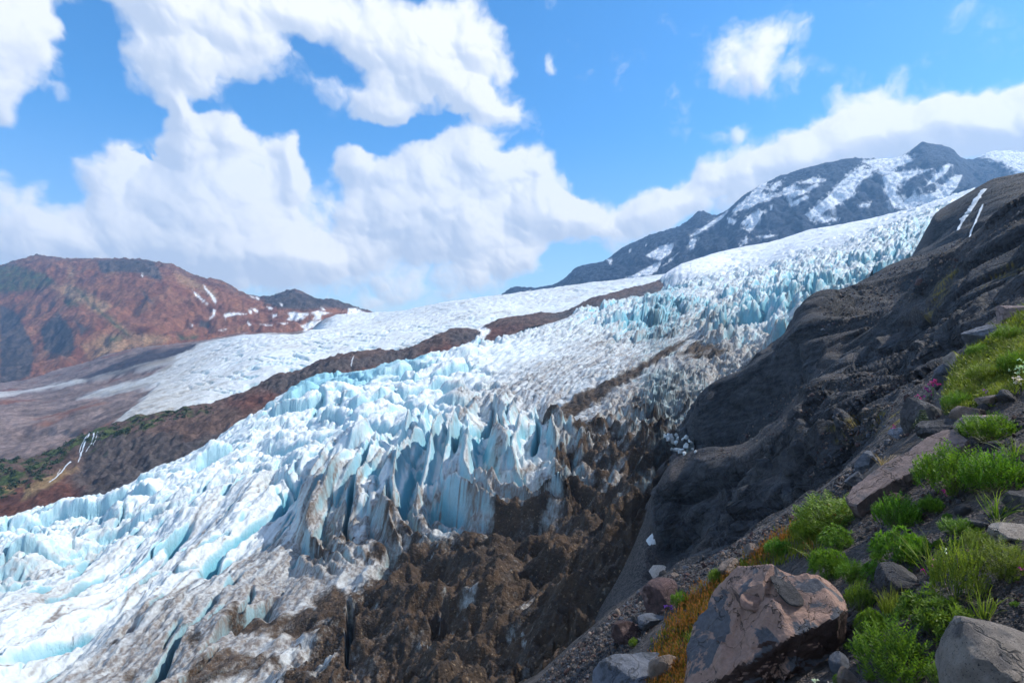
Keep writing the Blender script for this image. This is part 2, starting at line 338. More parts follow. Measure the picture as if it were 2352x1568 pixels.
def red_ridge():
    sil = [(-140, 640, 4100), (-60, 620, 4150), (0, 607, 4200), (40, 592, 4200), (90, 582, 4200), (150, 588, 4150), (220, 590, 4100), (300, 590, 4050), (355, 597, 4000), (400, 607, 4000), (440, 626, 4000), (500, 641, 4000), (545, 661, 4000), (600, 677, 3950), (650, 667, 4000), (670, 662, 4000), (690, 666, 4000), (720, 681, 4000), (770, 687, 4100), (800, 698, 4100), (850, 709, 4100), (905, 716, 4100), (960, 722, 4100)]
    pts = [(-140, 930, 2250), (0, 905, 2300), (100, 892, 2300), (200, 855, 2400), (300, 815, 2500), (430, 796, 2500), (560, 782, 2600), (690, 782, 2700), (800, 740, 3300), (900, 735, 3500), (960, 735, 3500),
           (0, 760, 3150), (150, 720, 3200), (300, 700, 3200), (450, 705, 3250), (600, 725, 3300), (0, 830, 2650), (200, 780, 2800)]
    S = Surf(pts, sil)
    U, W = plan_grid(-140, 950, [(-140, 2100), (700, 2450), (960, 3300)], [(-140, 4500), (960, 4500)], 430, 200)
    y = np.exp(W); x = U * y; z = coarse_eval(S, U, W) * y
    X, Y = DX(x, y, z)
    top = sstep(120, 10, Y - np.interp(X, [p[0] for p in sil], [p[1] for p in sil]))
    amp = 0.45 + 0.55 * (1 - top); z = z - 26 * sstep(780, 920, X)
    gul = ridged(x / 330 + 0.5 * fbm(x / 500, y / 500, 2, 5), y / 1200, 3, 4)
    z = z - 120 * gul * amp * (1 - 0.6 * top) + 55 * fbm(x / 260, y / 260, 4, 11) * amp + 24 * ridged(x / 85, y / 120, 3, 21) * (0.5 + 0.7 * top) - 20 + 14 * fbm(x / 34, y / 40, 3, 25)
    X, Y = DX(x, y, z); wob = 5 * fbm(x / 60, y / 60, 3, 31); Xw, Yw = X + wob, Y + 4 * fbm(x / 60, y / 60, 3, 37)
    snow = any_poly(X + wob * 0.35, Yw * 0.7 + Y * 0.3, [Lz(p) for p in (
        [(1195, 262), (1215, 285), (1255, 325), (1275, 360), (1270, 378), (1255, 360), (1240, 330), (1205, 290)], [(1130, 290), (1165, 322), (1222, 375), (1200, 368), (1150, 328)],
        [(1250, 402), (1268, 415), (1262, 445), (1235, 470), (1230, 462), (1252, 435)], [(1312, 440), (1335, 427), (1400, 430), (1455, 433), (1400, 442), (1345, 447), (1325, 456)],
        [(1460, 408), (1478, 412), (1482, 430), (1468, 432)], [(1475, 402), (1500, 401), (1527, 420), (1510, 422)], [(1462, 320), (1502, 342), (1480, 338)], [(1502, 330), (1520, 335), (1525, 352), (1510, 348)],
        [(1565, 386), (1590, 395), (1608, 408), (1580, 405)], [(1598, 438), (1625, 438), (1630, 447), (1605, 456)], [(1645, 370), (1664, 375), (1660, 390)], [(1285, 532), (1345, 515), (1310, 533)],
        [(1450, 480), (1479, 500), (1463, 504)], [(1525, 493), (1612, 498), (1570, 505)], [(1628, 488), (1695, 486), (1670, 498)], [(1690, 430), (1720, 423), (1812, 430), (1832, 442), (1765, 447), (1800, 456), (1745, 473), (1680, 470), (1705, 450)],
        [(1830, 428), (1870, 413), (1900, 423), (1950, 430), (1892, 442), (1887, 467), (1838, 467), (1858, 446)], [(830, 200), (845, 205), (838, 218)], [(1120, 490), (1135, 495), (1130, 508)], [(1885, 398), (1905, 402), (1915, 415), (1895, 412)],
        [(1785, 502), (1830, 475), (1960, 468), (2040, 435), (2050, 402), (2090, 400), (2180, 435), (2000, 485), (1850, 505), (1790, 545), (1750, 575), (1705, 560), (1760, 552), (1790, 525), (1768, 507)])], 1.3)
    crag_and_cloud_shade = np.maximum(sstep(26, 4, Y - np.interp(X, [p[0] for p in sil], [p[1] for p in sil])) * (0.5 + 0.8 * fbm(x / 120, y / 120, 3, 44)), any_poly(Xw, Yw, [Lz(p) for p in (
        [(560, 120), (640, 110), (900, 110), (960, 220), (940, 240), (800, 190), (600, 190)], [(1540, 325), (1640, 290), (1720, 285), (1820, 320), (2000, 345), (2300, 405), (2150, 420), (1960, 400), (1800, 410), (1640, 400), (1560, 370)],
        [(820, 280), (860, 320), (900, 370), (860, 350)], [(240, 520), (340, 430), (420, 520), (440, 640), (380, 690), (260, 640)], [(1170, 470), (1230, 480), (1240, 520), (1170, 510)], [(0, 380), (90, 420), (200, 620), (180, 800), (0, 860)], [(450, 480), (520, 520), (480, 560)])], 5))  # dark rock, plus a cloud shadow painted on the lower left slope
    green = any_poly(Xw, Yw, [Lz(p) for p in ([(-300, 180), (100, 150), (240, 190), (340, 250), (250, 285), (0, 310), (-300, 330)], [(360, 350), (430, 350), (470, 390), (400, 390)], [(1025, 545), (1100, 570), (1165, 555), (1160, 580), (1060, 592)], [(420, 270), (470, 300), (600, 420), (700, 500), (780, 580), (735, 555), (560, 405)], [(640, 570), (720, 565), (710, 590), (650, 600)])], 4) * (0.75 + 0.5 * fbm(x / 40, y / 40, 3, 51))
    tan = any_poly(Xw, Yw, [Lz(p) for p in ([(290, 270), (420, 265), (560, 330), (650, 380), (620, 420), (800, 570), (780, 590), (640, 470), (470, 380)], [(480, 620), (600, 560), (800, 545), (1000, 570), (980, 600), (700, 650), (520, 700)], [(1020, 190), (1100, 220), (1240, 290), (1280, 340), (1180, 300), (1060, 250)], [(170, 820), (280, 800), (260, 830), (190, 840)], [(100, 580), (160, 650), (130, 640)], [(400, 150), (440, 170), (430, 240), (400, 220)])], 7) * (0.85 + 0.8 * fbm(x / 90, y / 90, 4, 61)) + 0.28 * sstep(0.15, 0.45, fbm(x / 70 + 3, y / 330, 4, 62))
    base = sstep(870, 905, Y + 12 * fbm(x / 100, y / 100, 3, 66))
    crag_and_cloud_shade = np.clip(crag_and_cloud_shade + 0.55 * sstep(0.62, 0.9, ridged(x / 60, y / 200, 3, 71)) * sstep(500, 80, X), 0, 1)
    mat = lambda: mountain_material('red_ridge_rock', [(None, (0.145, 0.048, 0.026), (0.32, 0.145, 0.078)), ('tan', (0.27, 0.155, 0.08), (0.42, 0.275, 0.15)), ('crag_and_cloud_shade', (0.038, 0.032, 0.032), (0.115, 0.088, 0.078)), ('green', (0.022, 0.045, 0.020), (0.075, 0.105, 0.032)), ('base', (0.11, 0.075, 0.065), (0.19, 0.135, 0.115)), ('snow', (0.78, 0.80, 0.84), (0.9, 0.91, 0.93))])
    return sheet('mountain_ridge', x, y, z, mat, dict(tan=tan, crag_and_cloud_shade=crag_and_cloud_shade, green=green, base=base, snow=snow))

def summit():
    sil = [(1090, 720, 5200), (1155, 676, 5200), (1178, 658, 5200), (1190, 657, 5200), (1215, 662, 5200), (1300, 636, 5200), (1320, 614, 5200), (1360, 605, 5200), (1400, 592, 5200), (1415, 577, 5200), (1470, 547, 5200), (1530, 526, 5150), (1580, 506, 5100), (1598, 486, 5100), (1615, 482, 5100), (1632, 492, 5100), (1660, 490, 4950), (1700, 452, 4700), (1760, 420, 4650), (1830, 392, 4650), (1900, 372, 4700), (1960, 362, 4700), (2040, 362, 4650), (2085, 350, 4600), (2105, 334, 4560), (2118, 322, 4550), (2132, 328, 4550), (2188, 340, 4550), (2208, 360, 4650), (2270, 349, 5100), (2352, 350, 5300), (2480, 352, 5300)]
    pts = [(1090, 740, 3500), (1155, 715, 3550), (1400, 680, 3600), (1500, 660, 3600), (1620, 625, 3600), (1788, 590, 3650), (1883, 560, 3700), (2000, 545, 3700), (2100, 520, 3700), (2250, 450, 3700), (2352, 430, 3800), (2480, 410, 3900),
           (1700, 560, 3950), (1560, 590, 4150), (1620, 545, 4350), (1480, 610, 4300), (1660, 525, 4300), (1800, 480, 4150), (1900, 445, 4150), (2050, 420, 4100), (2150, 395, 4100), (2240, 400, 4300), (1300, 675, 4200)]
    S = Surf(pts, sil, smooth=1e-6)
    U, W = plan_grid(1090, 2480, [(1090, 3300), (2480, 3600)], [(1090, 5700), (2480, 5700)], 520, 300)
    y = np.exp(W); x = U * y; z = coarse_eval(S, U, W) * y
    X, Y = DX(x, y, z); silY = np.interp(X, [p[0] for p in sil], [p[1] for p in sil]); top = sstep(60, 4, Y - silY)
    g = ridged(x / 210 + 0.4 * fbm(x / 300, y / 300, 2, 3), y / 420, 4, 9)
    z = z - 62 * (g - 0.5) * (1 - 0.75 * top) - 14 * top + 38 * fbm(x / 150, y / 150, 4, 15) * (1 - 0.6 * top) + 26 * ridged(x / 70, y / 60, 3, 18) - 15 + 10 * fbm(x / 22, y / 22, 2, 19)
    X, Y = DX(x, y, z); Xw = X + 3 * fbm(x / 45, y / 45, 4, 31); Yw = Y + 2.5 * fbm(x / 45, y / 45, 4, 37)
    snow = any_poly(Xw, Yw, [Rz(p) for p in (
        [(1175, 255), (1230, 203), (1242, 218), (1215, 260), (1282, 260), (1250, 292), (1200, 302), (1170, 322), (1083, 344), (1110, 315), (1150, 285)], [(1253, 242), (1275, 213), (1304, 203), (1290, 227), (1270, 252)], [(903, 447), (960, 408), (1020, 368), (1064, 343), (1050, 367), (980, 413), (930, 442)],
        [(1068, 360), (1112, 380), (1100, 394), (1075, 387)], [(1128, 388), (1180, 343), (1227, 333), (1205, 382), (1165, 430), (1148, 412), (1168, 380), (1145, 402)], [(1310, 238), (1360, 222), (1372, 238), (1352, 250), (1400, 243), (1457, 216), (1462, 229), (1400, 262), (1350, 277), (1308, 266)], [(1385, 215), (1440, 188), (1502, 205), (1440, 217)], [(1338, 302), (1415, 268), (1422, 282), (1370, 302), (1388, 307), (1343, 318)],
        [(1405, 352), (1500, 278), (1560, 208), (1640, 148), (1667, 133), (1652, 163), (1702, 148), (1690, 182), (1640, 212), (1610, 272), (1520, 322), (1470, 352), (1560, 372), (1480, 386), (1425, 366)], [(1650, 122), (1720, 108), (1850, 92), (1872, 120), (1790, 152), (1802, 172), (1740, 182), (1720, 152), (1700, 167), (1688, 140)],
        [(1740, 190), (1800, 168), (1962, 153), (1890, 177), (1850, 202), (1802, 217), (1802, 260), (1832, 292), (1790, 322), (1758, 260)], [(1922, 232), (1960, 188), (2010, 138), (2038, 133), (2012, 177), (1960, 212)], [(1795, 322), (1870, 268), (1960, 258), (2040, 188), (2087, 178), (2062, 232), (2010, 292), (1960, 304), (1900, 314), (1850, 334)],
        [(1628, 310), (1690, 298), (1686, 316), (1640, 320)], [(718, 527), (780, 488), (840, 473), (826, 517), (780, 548), (750, 542)], [(778, 582), (862, 513), (832, 547)], [(685, 602), (760, 560), (784, 553), (768, 592), (740, 612), (600, 640)], [(548, 543), (572, 543), (566, 572)], [(1110, 500), (1138, 470), (1155, 438), (1156, 470)], [(905, 460), (935, 450), (925, 500), (905, 505)],
        [(1250, 312), (1262, 310), (1264, 330), (1254, 335)], [(2080, 90), (2180, 72), (2420, 70), (2420, 200), (2310, 165), (2260, 125), (2200, 108), (2150, 102)], [(115, 715), (180, 690), (230, 672), (180, 705)], [(1190, 445), (1240, 440), (1290, 440), (1240, 452)], [(640, 505), (655, 498), (650, 515)], [(715, 480), (722, 478), (716, 490)])], 0.9)
    cov = sstep(0.52, 0.62, 0.5 + 0.5 * fbm(x / 30, y / 90, 3, 77)) * sstep(1500, 1700, X) * sstep(0.1, 0.3, blur(snow, 6)) * 0.7
    snow = np.maximum(snow, cov)
    mat = lambda: mountain_material('summit_rock', [(None, (0.012, 0.021, 0.043), (0.044, 0.061, 0.098)), ('snow', (0.70, 0.76, 0.82), (0.90, 0.91, 0.93))])  # blue of the distant haze is mixed into the rock colour
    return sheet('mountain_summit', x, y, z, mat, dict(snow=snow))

# ------------------------------------------------------------------ valley: second glacier, debris, gravel plain
def valley():
    sil = [(690, 775, 2700), (720, 752, 3200), (800, 734, 3600), (850, 728, 3700), (900, 724, 3600), (960, 712, 3300), (1020, 699, 3200), (1100, 692, 3200), (1180, 684, 3300), (1300, 667, 3400), (1400, 655, 3450), (1500, 642, 3500), (1620, 607, 3600), (1700, 580, 3650)]
    pts = [(560, 772, 2600), (430, 788, 2500), (300, 807, 2500), (200, 843, 2400), (100, 880, 2300), (0, 892, 2300), (-140, 900, 2300), (1300, 690, 2500), (1200, 705, 2400), (1100, 722, 2100), (1000, 745, 2000), (900, 762, 1900), (700, 800, 1700), (600, 832, 1500), (500, 862, 1450), (400, 922, 1200), (300, 962, 1080), (450, 805, 2200), (250, 880, 1900), (200, 930, 1500),
           (800, 752, 2700), (850, 742, 3000), (900, 738, 2700), (950, 726, 2800), (1000, 722, 2600), (760, 760, 2500), (0, 930, 1700), (0, 1000, 1200), (150, 1035, 1000), (-140, 1010, 1200), (-140, 1120, 850), (0, 1120, 850), (300, 1050, 880), (600, 930, 1150), (900, 840, 1400), (1200, 770, 1700), (1500, 690, 2300), (1700, 640, 2800), (1620, 640, 2900)]
    S = Surf(pts, sil)
    U, W = plan_grid(-140, 1680, [(-140, 850), (300, 900), (640, 1150), (1000, 1400), (1300, 1800), (1680, 2700)], [(-140, 2500), (560, 2900), (720, 3700), (900, 3950), (1680, 3900)], 520, 195)
    y = np.exp(W); x = U * y; z = coarse_eval(S, U, W) * y; X, Y = DX(x, y, z)
    ice = any_poly(X + 7 * fbm(x / 60, y / 90, 3, 2), Y + 5 * fbm(x / 60, y / 90, 3, 8), [
        [(750, 738), (800, 700), (900, 660), (1020, 630), (1180, 620), (1420, 590), (1720, 520), (1750, 640), (1500, 720), (1200, 800), (980, 830), (700, 900), (420, 965), (300, 985), (245, 985), (330, 920), (360, 890), (280, 905), (180, 920), (230, 900), (340, 870), (400, 835), (200, 880), (-200, 945), (-200, 925), (60, 900), (240, 860), (400, 818), (470, 790), (560, 771), (690, 772)],
        [(440, 792), (560, 772), (700, 770), (690, 800), (500, 820)]], 5)
    debris = any_poly(X + 8 * fbm(x / 80, y / 120, 3, 12), Y + 4 * fbm(x / 80, y / 120, 3, 18), [[(180, 870), (260, 835), (330, 808), (470, 786), (440, 806), (380, 830), (300, 858), (200, 880)]], 5)
    gray = any_poly(X + 8 * fbm(x / 80, y / 120, 3, 22), Y + 5 * fbm(x / 80, y / 120, 3, 28), [[(20, 920), (240, 872), (400, 825), (390, 850), (300, 882), (160, 910), (20, 935)], [(180, 925), (300, 895), (340, 890), (260, 925), (200, 940)]], 8)
    fall = poly(X, Y, [(560, 800), (720, 770), (900, 755), (1100, 715), (1300, 690), (1300, 660), (1020, 680), (880, 712), (800, 730), (700, 760)], 25)
    cr = ridged(x / 26 + 0.5 * fbm(x / 90, y / 90, 2, 40), y / 30, 2, 41); arcs = ridged((y + 0.5 * x) / 45 + fbm(x / 120, y / 120, 2, 45), (x - 0.5 * y) / 300, 1, 46)
    z = z + ice * (1 - 0.9 * gray) * (9 * (cr - 0.6) * (0.35 + fall) - 10 * sstep(0.86, 0.97, arcs) * (1 - fall) * sstep(300, 600, X) + 5 * fbm(x / 120, y / 120, 3, 48)) + 8 * ice
    rock = (1 - ice)
    z = z + rock * (16 * fbm(x / 120, y / 140, 4, 52) + 5 * ridged(x / 30, y / 40, 3, 55) - 2)
    step = sstep(-4, 4, Y - (985 + 0.0 * X + 8 * fbm(x / 60, y / 60, 3, 58))) * sstep(260, 200, X)
    z = z - 9 * step
    n = grid_normals(x, y, z); st = ridged((x - 0.5 * y) / 14, (y + .3 * x) / 200, 2, 61)
    film = ice * np.clip(0.75 * gray + 0.35 * sstep(0.75, 0.95, st) + 0.25 * fbm(x / 60, y / 200, 3, 63) + 0.16 + 0.45 * sstep(620, 300, X) + 0.35 * sstep(0.5, 0.8, 0.5 + 0.5 * fbm((x - .55 * y) / 40, (y + .5 * x) / 500, 4, 64)), 0, 1)
    blue = ice * sstep(0.86, 0.6, n[2]) * 0.8
    dirt = np.clip(rock + 0.9 * debris * (0.75 + 0.4 * fbm((x - .6 * y) / 20, y / 200, 3, 66)), 0, 1)
    def mat():
        m, t, b = new_mat('valley_ground', 0.85, 0.2); p = pos(t)
        white = t.mix(t.noise(t.v('MULTIPLY', p, (0.06, 0.015, 0.06)), 1.0, 4, 0.6), (0.58, 0.66, 0.70), (0.84, 0.87, 0.89))
        c = t.mix(attr(t, 'blue'), white, (0.36, 0.64, 0.74))
        c = t.mix(attr(t, 'film'), c, t.mix(t.noise(p, 0.03, 4), (0.20, 0.18, 0.15), (0.38, 0.35, 0.31)))
        g = t.mix(t.ramp(t.noise(p, 0.014, 8, 0.72), 0.3, 0.7), (0.085, 0.06, 0.055), (0.27, 0.20, 0.18)); g = vary(t, g, p, 0.12, 0.65, 1.3)
        g = t.mix(attr(t, 'debris'), g, (0.042, 0.034, 0.042))
        g = t.mix(t.ramp(t.noise(p, 0.006, 3), 0.55, 0.68), g, (0.17, 0.075, 0.05))
        t.put(b.inputs['Base Color'], t.mix(attr(t, 'dirt'), c, g)); bump(t, b, t.noise(p, 0.08, 7, 0.7), 0.7, 4)
        return m
    return sheet('valley', x, y, z, mat, dict(film=film, blue=blue, dirt=dirt, debris=debris))

def moraine():
    sil = [(-140, 1075, 830), (0, 1062, 850), (100, 1045, 880), (180, 1005, 920), (250, 980, 950), (330, 954, 980), (450, 933, 1010), (560, 898, 1060), (640, 863, 1110), (750, 823, 1200), (870, 803, 1260), (980, 782, 1360), (1050, 751, 1450), (1150, 735, 1600), (1250, 718, 1750), (1350, 688, 2000), (1440, 663, 2200), (1520, 643, 2400)]
    pts = [(-140, 1330, 500), (0, 1250, 540), (200, 1160, 610), (300, 1120, 660), (400, 1090, 700), (500, 1030, 780), (620, 965, 880), (700, 925, 940), (900, 872, 1080), (1100, 812, 1300), (1300, 732, 1680), (1480, 682, 2050), (1560, 655, 2300),
           (0, 1160, 680), (200, 1080, 760), (300, 1035, 800), (450, 990, 860), (700, 880, 1040), (900, 840, 1180), (1100, 780, 1420)]
    S = Surf(pts, sil)
    U, W = plan_grid(-140, 1540, [(-140, 480), (200, 580), (500, 740), (900, 1020), (1300, 1600), (1540, 2150)], [(-140, 980), (400, 1170), (900, 1480), (1300, 2150), (1540, 2700)], 480, 150)
    y = np.exp(W); x = U * y; z = coarse_eval(S, U, W) * y; X, Y = DX(x, y, z)
    top = sstep(22, 2, Y - np.interp(X, [p[0] for p in sil], [p[1] for p in sil]))
    z = z + 9 * fbm(x / 90, y / 90, 4, 3) + (9 * ridged(x / 38, y / 50, 3, 6) - 5) + 5 * fbm(x / 14, y / 14, 3, 9)
    cliff = any_poly(X, Y, [[(180, 1010), (260, 985), (420, 1000), (430, 1060), (320, 1090), (220, 1130), (150, 1110), (190, 1060)], [(600, 880), (760, 825), (960, 800), (960, 830), (760, 860), (640, 910)], [(1030, 760), (1110, 755), (1120, 790), (1040, 800)]], 12)
    z = z + cliff * 10 * (ridged(x / 16, y / 40, 3, 12) - 0.6)
    Xw, Yw = X + 9 * fbm(x / 40, y / 40, 3, 15), Y + 6 * fbm(x / 40, y / 40, 3, 16)
    red = any_poly(Xw, Yw, [[(-200, 1120), (0, 1110), (220, 1085), (200, 1130), (60, 1180), (-200, 1230)], [(520, 920), (700, 870), (1000, 800), (1130, 750), (1200, 750), (1050, 810), (700, 905), (560, 950)]], 14)
    gray = np.maximum(cliff * 0.9, any_poly(Xw, Yw, [[(200, 1120), (330, 1040), (560, 975), (640, 930), (660, 960), (400, 1080), (260, 1150), (160, 1160)], [(1240, 730), (1350, 700), (1520, 655), (1500, 690), (1300, 740)]], 12))
    tan = any_poly(Xw, Yw, [[(60, 1120), (150, 1075), (180, 1075), (110, 1125), (50, 1150)], [(-50, 1160), (20, 1110), (60, 1100), (30, 1140)]], 5)
    green = sstep(0.0, 0.35, fbm(x / 22, y / 22, 3, 21) + 0.6 * any_poly(Xw, Yw, [[(-100, 1070), (60, 1030), (180, 990), (260, 975), (330, 985), (240, 1015), (150, 1050), (100, 1090), (0, 1150), (-100, 1170)], [(280, 965), (350, 945), (470, 935), (480, 955), (380, 965), (330, 990)]], 12) - 0.42)
    snow = any_poly(Xw * .3 + X * .7, Yw * .3 + Y * .7, [[(1093, 752), (1112, 750), (1127, 762), (1112, 778), (1098, 785), (1104, 765)]], 2)
    def mat():
        mt = mountain_material('moraine_rock', [(None, (0.055, 0.036, 0.030), (0.165, 0.105, 0.085)), ('red', (0.060, 0.024, 0.018), (0.165, 0.075, 0.055)), ('gray', (0.034, 0.030, 0.032), (0.115, 0.098, 0.095)), ('tan', (0.22, 0.14, 0.07), (0.33, 0.23, 0.12)), ('green', (0.025, 0.045, 0.013), (0.085, 0.11, 0.035)), ('snow', (0.8, 0.82, 0.85), (0.9, 0.91, 0.93))])
        # finer grain than the far mountains
        for nd in mt.node_tree.nodes:
            if nd.type == 'TEX_NOISE': nd.inputs['Scale'].default_value *= 5
            if nd.type == 'BUMP': nd.inputs['Distance'].default_value = 3.5
        return mt
    return sheet('moraine', x, y, z, mat, dict(red=red, gray=gray, tan=tan, green=green, snow=snow))

# ------------------------------------------------------------------ the main glacier
def glacier():
    sil = [(-140, 1275, 430), (0, 1208, 440), (100, 1173, 470), (180, 1155, 490), (250, 1148, 510), (320, 1100, 550), (450, 1045, 600), (520, 995, 650), (600, 950, 720), (660, 908, 780), (820, 872, 880), (960, 832, 960), (1010, 819, 1000), (1100, 810, 1080), (1200, 780, 1200), (1300, 753, 1400), (1400, 727, 1600), (1480, 706, 1800)]
    upper = [(1580, 614, 3000), (1633, 593, 3100), (1692, 580, 3250), (1740, 572, 3300), (1788, 566, 3350), (1830, 545, 3450), (1883, 535, 3500), (1936, 536, 3450), (2005, 520, 3400), (2075, 500, 3300), (2150, 478, 3200), (2260, 440, 3200)]
    pts = [(1520, 648, 2300), (1700, 640, 1500), (1900, 580, 1500), (2050, 530, 1400), (1850, 562, 2300), (2050, 512, 2200), (1700, 612, 2300), (1600, 720, 900), (1800, 660, 900), (2000, 600, 950), (1500, 790, 700), (1700, 740, 650), (1780, 780, 470), (1400, 850, 520), (1600, 830, 480), (1690, 860, 400), (1200, 900, 520), (1000, 900, 620), (800, 950, 560), (600, 1050, 480), (400, 1150, 420), (200, 1260, 380), (0, 1320, 330), (0, 1450, 250), (0, 1568, 205), (-140, 1568, 210), (-140, 1400, 300), (200, 1568, 195), (400, 1400, 250), (600, 1250, 310), (700, 1400, 225), (500, 1568, 175), (800, 1568, 150), (1000, 1568, 128), (1150, 1568, 110), (1250, 1568, 92),
           (1300, 1450, 115), (1450, 1335, 128), (1500, 1295, 138), (1510, 1180, 172), (1400, 1250, 158), (1200, 1300, 175), (1000, 1350, 190), (1200, 1215, 245), (1000, 1235, 258), (850, 1260, 265), (1350, 1200, 215), (1000, 1000, 365), (1150, 965, 400), (1300, 965, 372), (1450, 960, 335), (1550, 965, 290), (1500, 1060, 240), (1400, 1110, 245), (1100, 1090, 300), (1200, 1080, 300), (1300, 1090, 280),
           (1560, 1000, 260), (1620, 925, 305), (1690, 890, 330), (1760, 835, 365), (1800, 775, 405), (1850, 715, 455), (1960, 660, 565), (2100, 600, 800), (2140, 545, 1100), (2170, 495, 1400), (2260, 470, 1500)]
    S = Surf(pts, sil + upper)
    U, W = plan_grid(-140, 2240, [(-140, 180), (0, 188), (400, 168), (800, 128), (1000, 105), (1200, 82), (1300, 78), (1450, 92), (1500, 112), (1560, 190), (1620, 250), (1690, 285), (1800, 340), (1900, 430), (2000, 530), (2100, 660), (2240, 1000)],
                     [(-140, 500), (0, 515), (180, 575), (320, 640), (520, 760), (660, 910), (820, 1030), (1010, 1170), (1200, 1400), (1400, 1880), (1480, 2200), (1560, 3100), (1750, 3650), (2240, 3700)], 860, 680)
    y = np.exp(W); x = U * y; z = coarse_eval(S, U, W) * y; BX, BY = DX(x, y, z)
    wx = 28 * fbm(x / 70, y / 70, 2, 91); wy = 22 * fbm(x / 70, y / 70, 2, 95); PX, PY = BX + wx, BY + wy
    Zb = poly(PX, PY, [(700, 1060), (860, 990), (1000, 950), (1110, 930), (1250, 945), (1340, 1000), (1360, 1120), (1320, 1200), (1200, 1215), (1000, 1225), (850, 1280), (740, 1330), (690, 1260), (680, 1140)], 34)
    Za = poly(PX, PY, [(-300, 1300), (300, 1180), (600, 1060), (760, 1080), (790, 1300), (620, 1450), (420, 1640), (-300, 1640)], 45)
    Zc = poly(PX, PY, [(-300, 1200), (0, 1170), (320, 1060), (660, 860), (1100, 760), (1130, 880), (1000, 960), (800, 1080), (600, 1100), (300, 1230), (0, 1370), (-300, 1430)], 35)
    Zd = poly(PX, PY, [(1040, 890), (1400, 775), (1600, 740), (1760, 790), (1560, 850), (1400, 940), (1260, 965), (1060, 940)], 35)
    Ze = poly(PX, PY, [(1080, 790), (1300, 700), (1500, 650), (1700, 612), (1950, 545), (2100, 488), (2300, 415), (2300, 640), (1960, 700), (1850, 740), (1790, 810), (1650, 800), (1600, 745), (1400, 790)], 28)
    Zm = poly(PX, PY, [(1270, 1040), (1340, 965), (1480, 890), (1640, 810), (1780, 800), (1720, 900), (1600, 970), (1620, 1080), (1520, 1200), (1400, 1225), (1310, 1190), (1280, 1130)], 28)
    Zf = poly(PX, PY, [(520, 1660), (660, 1510), (770, 1390), (890, 1265), (1100, 1208), (1340, 1190), (1490, 1170), (1560, 1330), (1300, 1660)], 34)
    G = np.where(y < 350, 0, 0.45 * (y - 350) * sstep(350, 900, y)); tt = x - G                     # across the flow
    z0 = z.copy()
    def on(mask, fn):
        k = mask > 2e-3; out = np.zeros(x.shape); out[k] = mask[k] * fn(x[k], y[k], tt[k]); return out
    # blades of ice standing along the flow where the margin breaks up
    def blades(x, y, tt):
        wob = 9 * fbm(x / 60, y / 80, 3, 3); xb = x + wob - 0.010 * np.maximum(0, 310 - y) ** 2      # blades bend as they reach the margin
        fin = ridged(xb / 21, y / 190 + 0.25 * fbm(x / 40, y / 60, 2, 5), 1, 7) ** 1.15
        fin2 = ridged(xb / 8.5, y / 70, 1, 17); hgt = 0.55 + 0.75 * (0.5 + 0.9 * fbm(x / 34, y / 60, 2, 19))
        q1, q2, qid = worley(xb / 20, y / 34 + 0.3 * fbm(x / 14, y / 14, 2, 15), 15)
        cleft = sstep(0.12, 0.0, np.abs(perlin(xb / 24, y / 210, 9))) * sstep(-0.25, 0.15, fbm(x / 50, y / 70, 2, 11))
        return 27 * (np.minimum(fin, 0.87) * hgt - 0.5) - 20 * cleft + 5 * (qid - 0.5) - 4 * sstep(0.14, 0.0, q2 - q1) + 6.5 * (fin2 - 0.6) * (0.35 + fin) + 3.6 * fbm(x / 7, y / 16, 4, 23) + 1.6 * (ridged(xb / 2.8, y / 12, 2, 25) - .6)
    z += on(Zb, blades)
    # long rounded ribs of the lower tongue, with clefts between them
    def ribs(x, y, tt):
        wob = 7 * fbm(x / 45, y / 60, 3, 3)
        rib = ridged((x + 0.9 * wob) / 36, y / 190, 1, 27) ** 0.8; cl = np.abs(perlin((x + wob) / 30, y / 120, 33)); gate = sstep(-0.15, 0.2, fbm(x / 40, y / 55, 2, 35))
        cl2 = np.abs(perlin((x + 1.6 * wob) / 17, y / 60, 29)); gate2 = sstep(0.0, 0.3, fbm(x / 25, y / 30, 2, 31))
        return 12 * (rib - 0.55) - 19 * sstep(0.13, 0.0, cl) * gate - 9 * sstep(0.12, 0.0, cl2) * gate2 + 3.8 * fbm(x / 18, y / 26, 3, 37) + 2.0 * (ridged(x / 8, y / 26, 3, 39) - .6) + 1.2 * fbm(x / 4, y / 6, 3, 40)
    z += on(Za * (1 - Zb), ribs)
    # blocks and steps along the far edge
    def blocks(x, y, tt):
        c, s_ = math.cos(0.5), math.sin(0.5); ax_, ay_ = c * x + s_ * y, -s_ * x + c * y
        f1, f2, cid = worley(ax_ / 58 + 0.5 * fbm(x / 40, y / 40, 3, 41), ay_ / 23 + 0.5 * fbm(x / 40, y / 40, 3, 43), 3); blk = np.clip((f2 - f1) * 4.2, 0, 1) ** 0.7
        g1, g2, gid = worley(ax_ / 24 + 0.35 * fbm(x / 14, y / 14, 2, 45), ay_ / 10 + 0.3 * fbm(x / 14, y / 14, 2, 46), 9)
        am = 0.25 + 1.1 * sstep(-0.25, 0.3, fbm(x / 110, y / 110, 2, 44))
        return am * (12 * (blk - 0.75) * (0.35 + sstep(250, 600, y)) + 14 * (cid - 0.45)) + 1.8 * np.clip((g2 - g1) * 3, 0, 1) - 2 + 4.0 * (gid - .5) + 4.0 * fbm(x / 12, y / 12, 4, 47) + 6 * fbm(x / 45, y / 45, 2, 48) + 1.4 * (ridged(x / 4, y / 5, 2, 46) - .6)
    z += on(Zc * (1 - 0.7 * Zb), blocks)
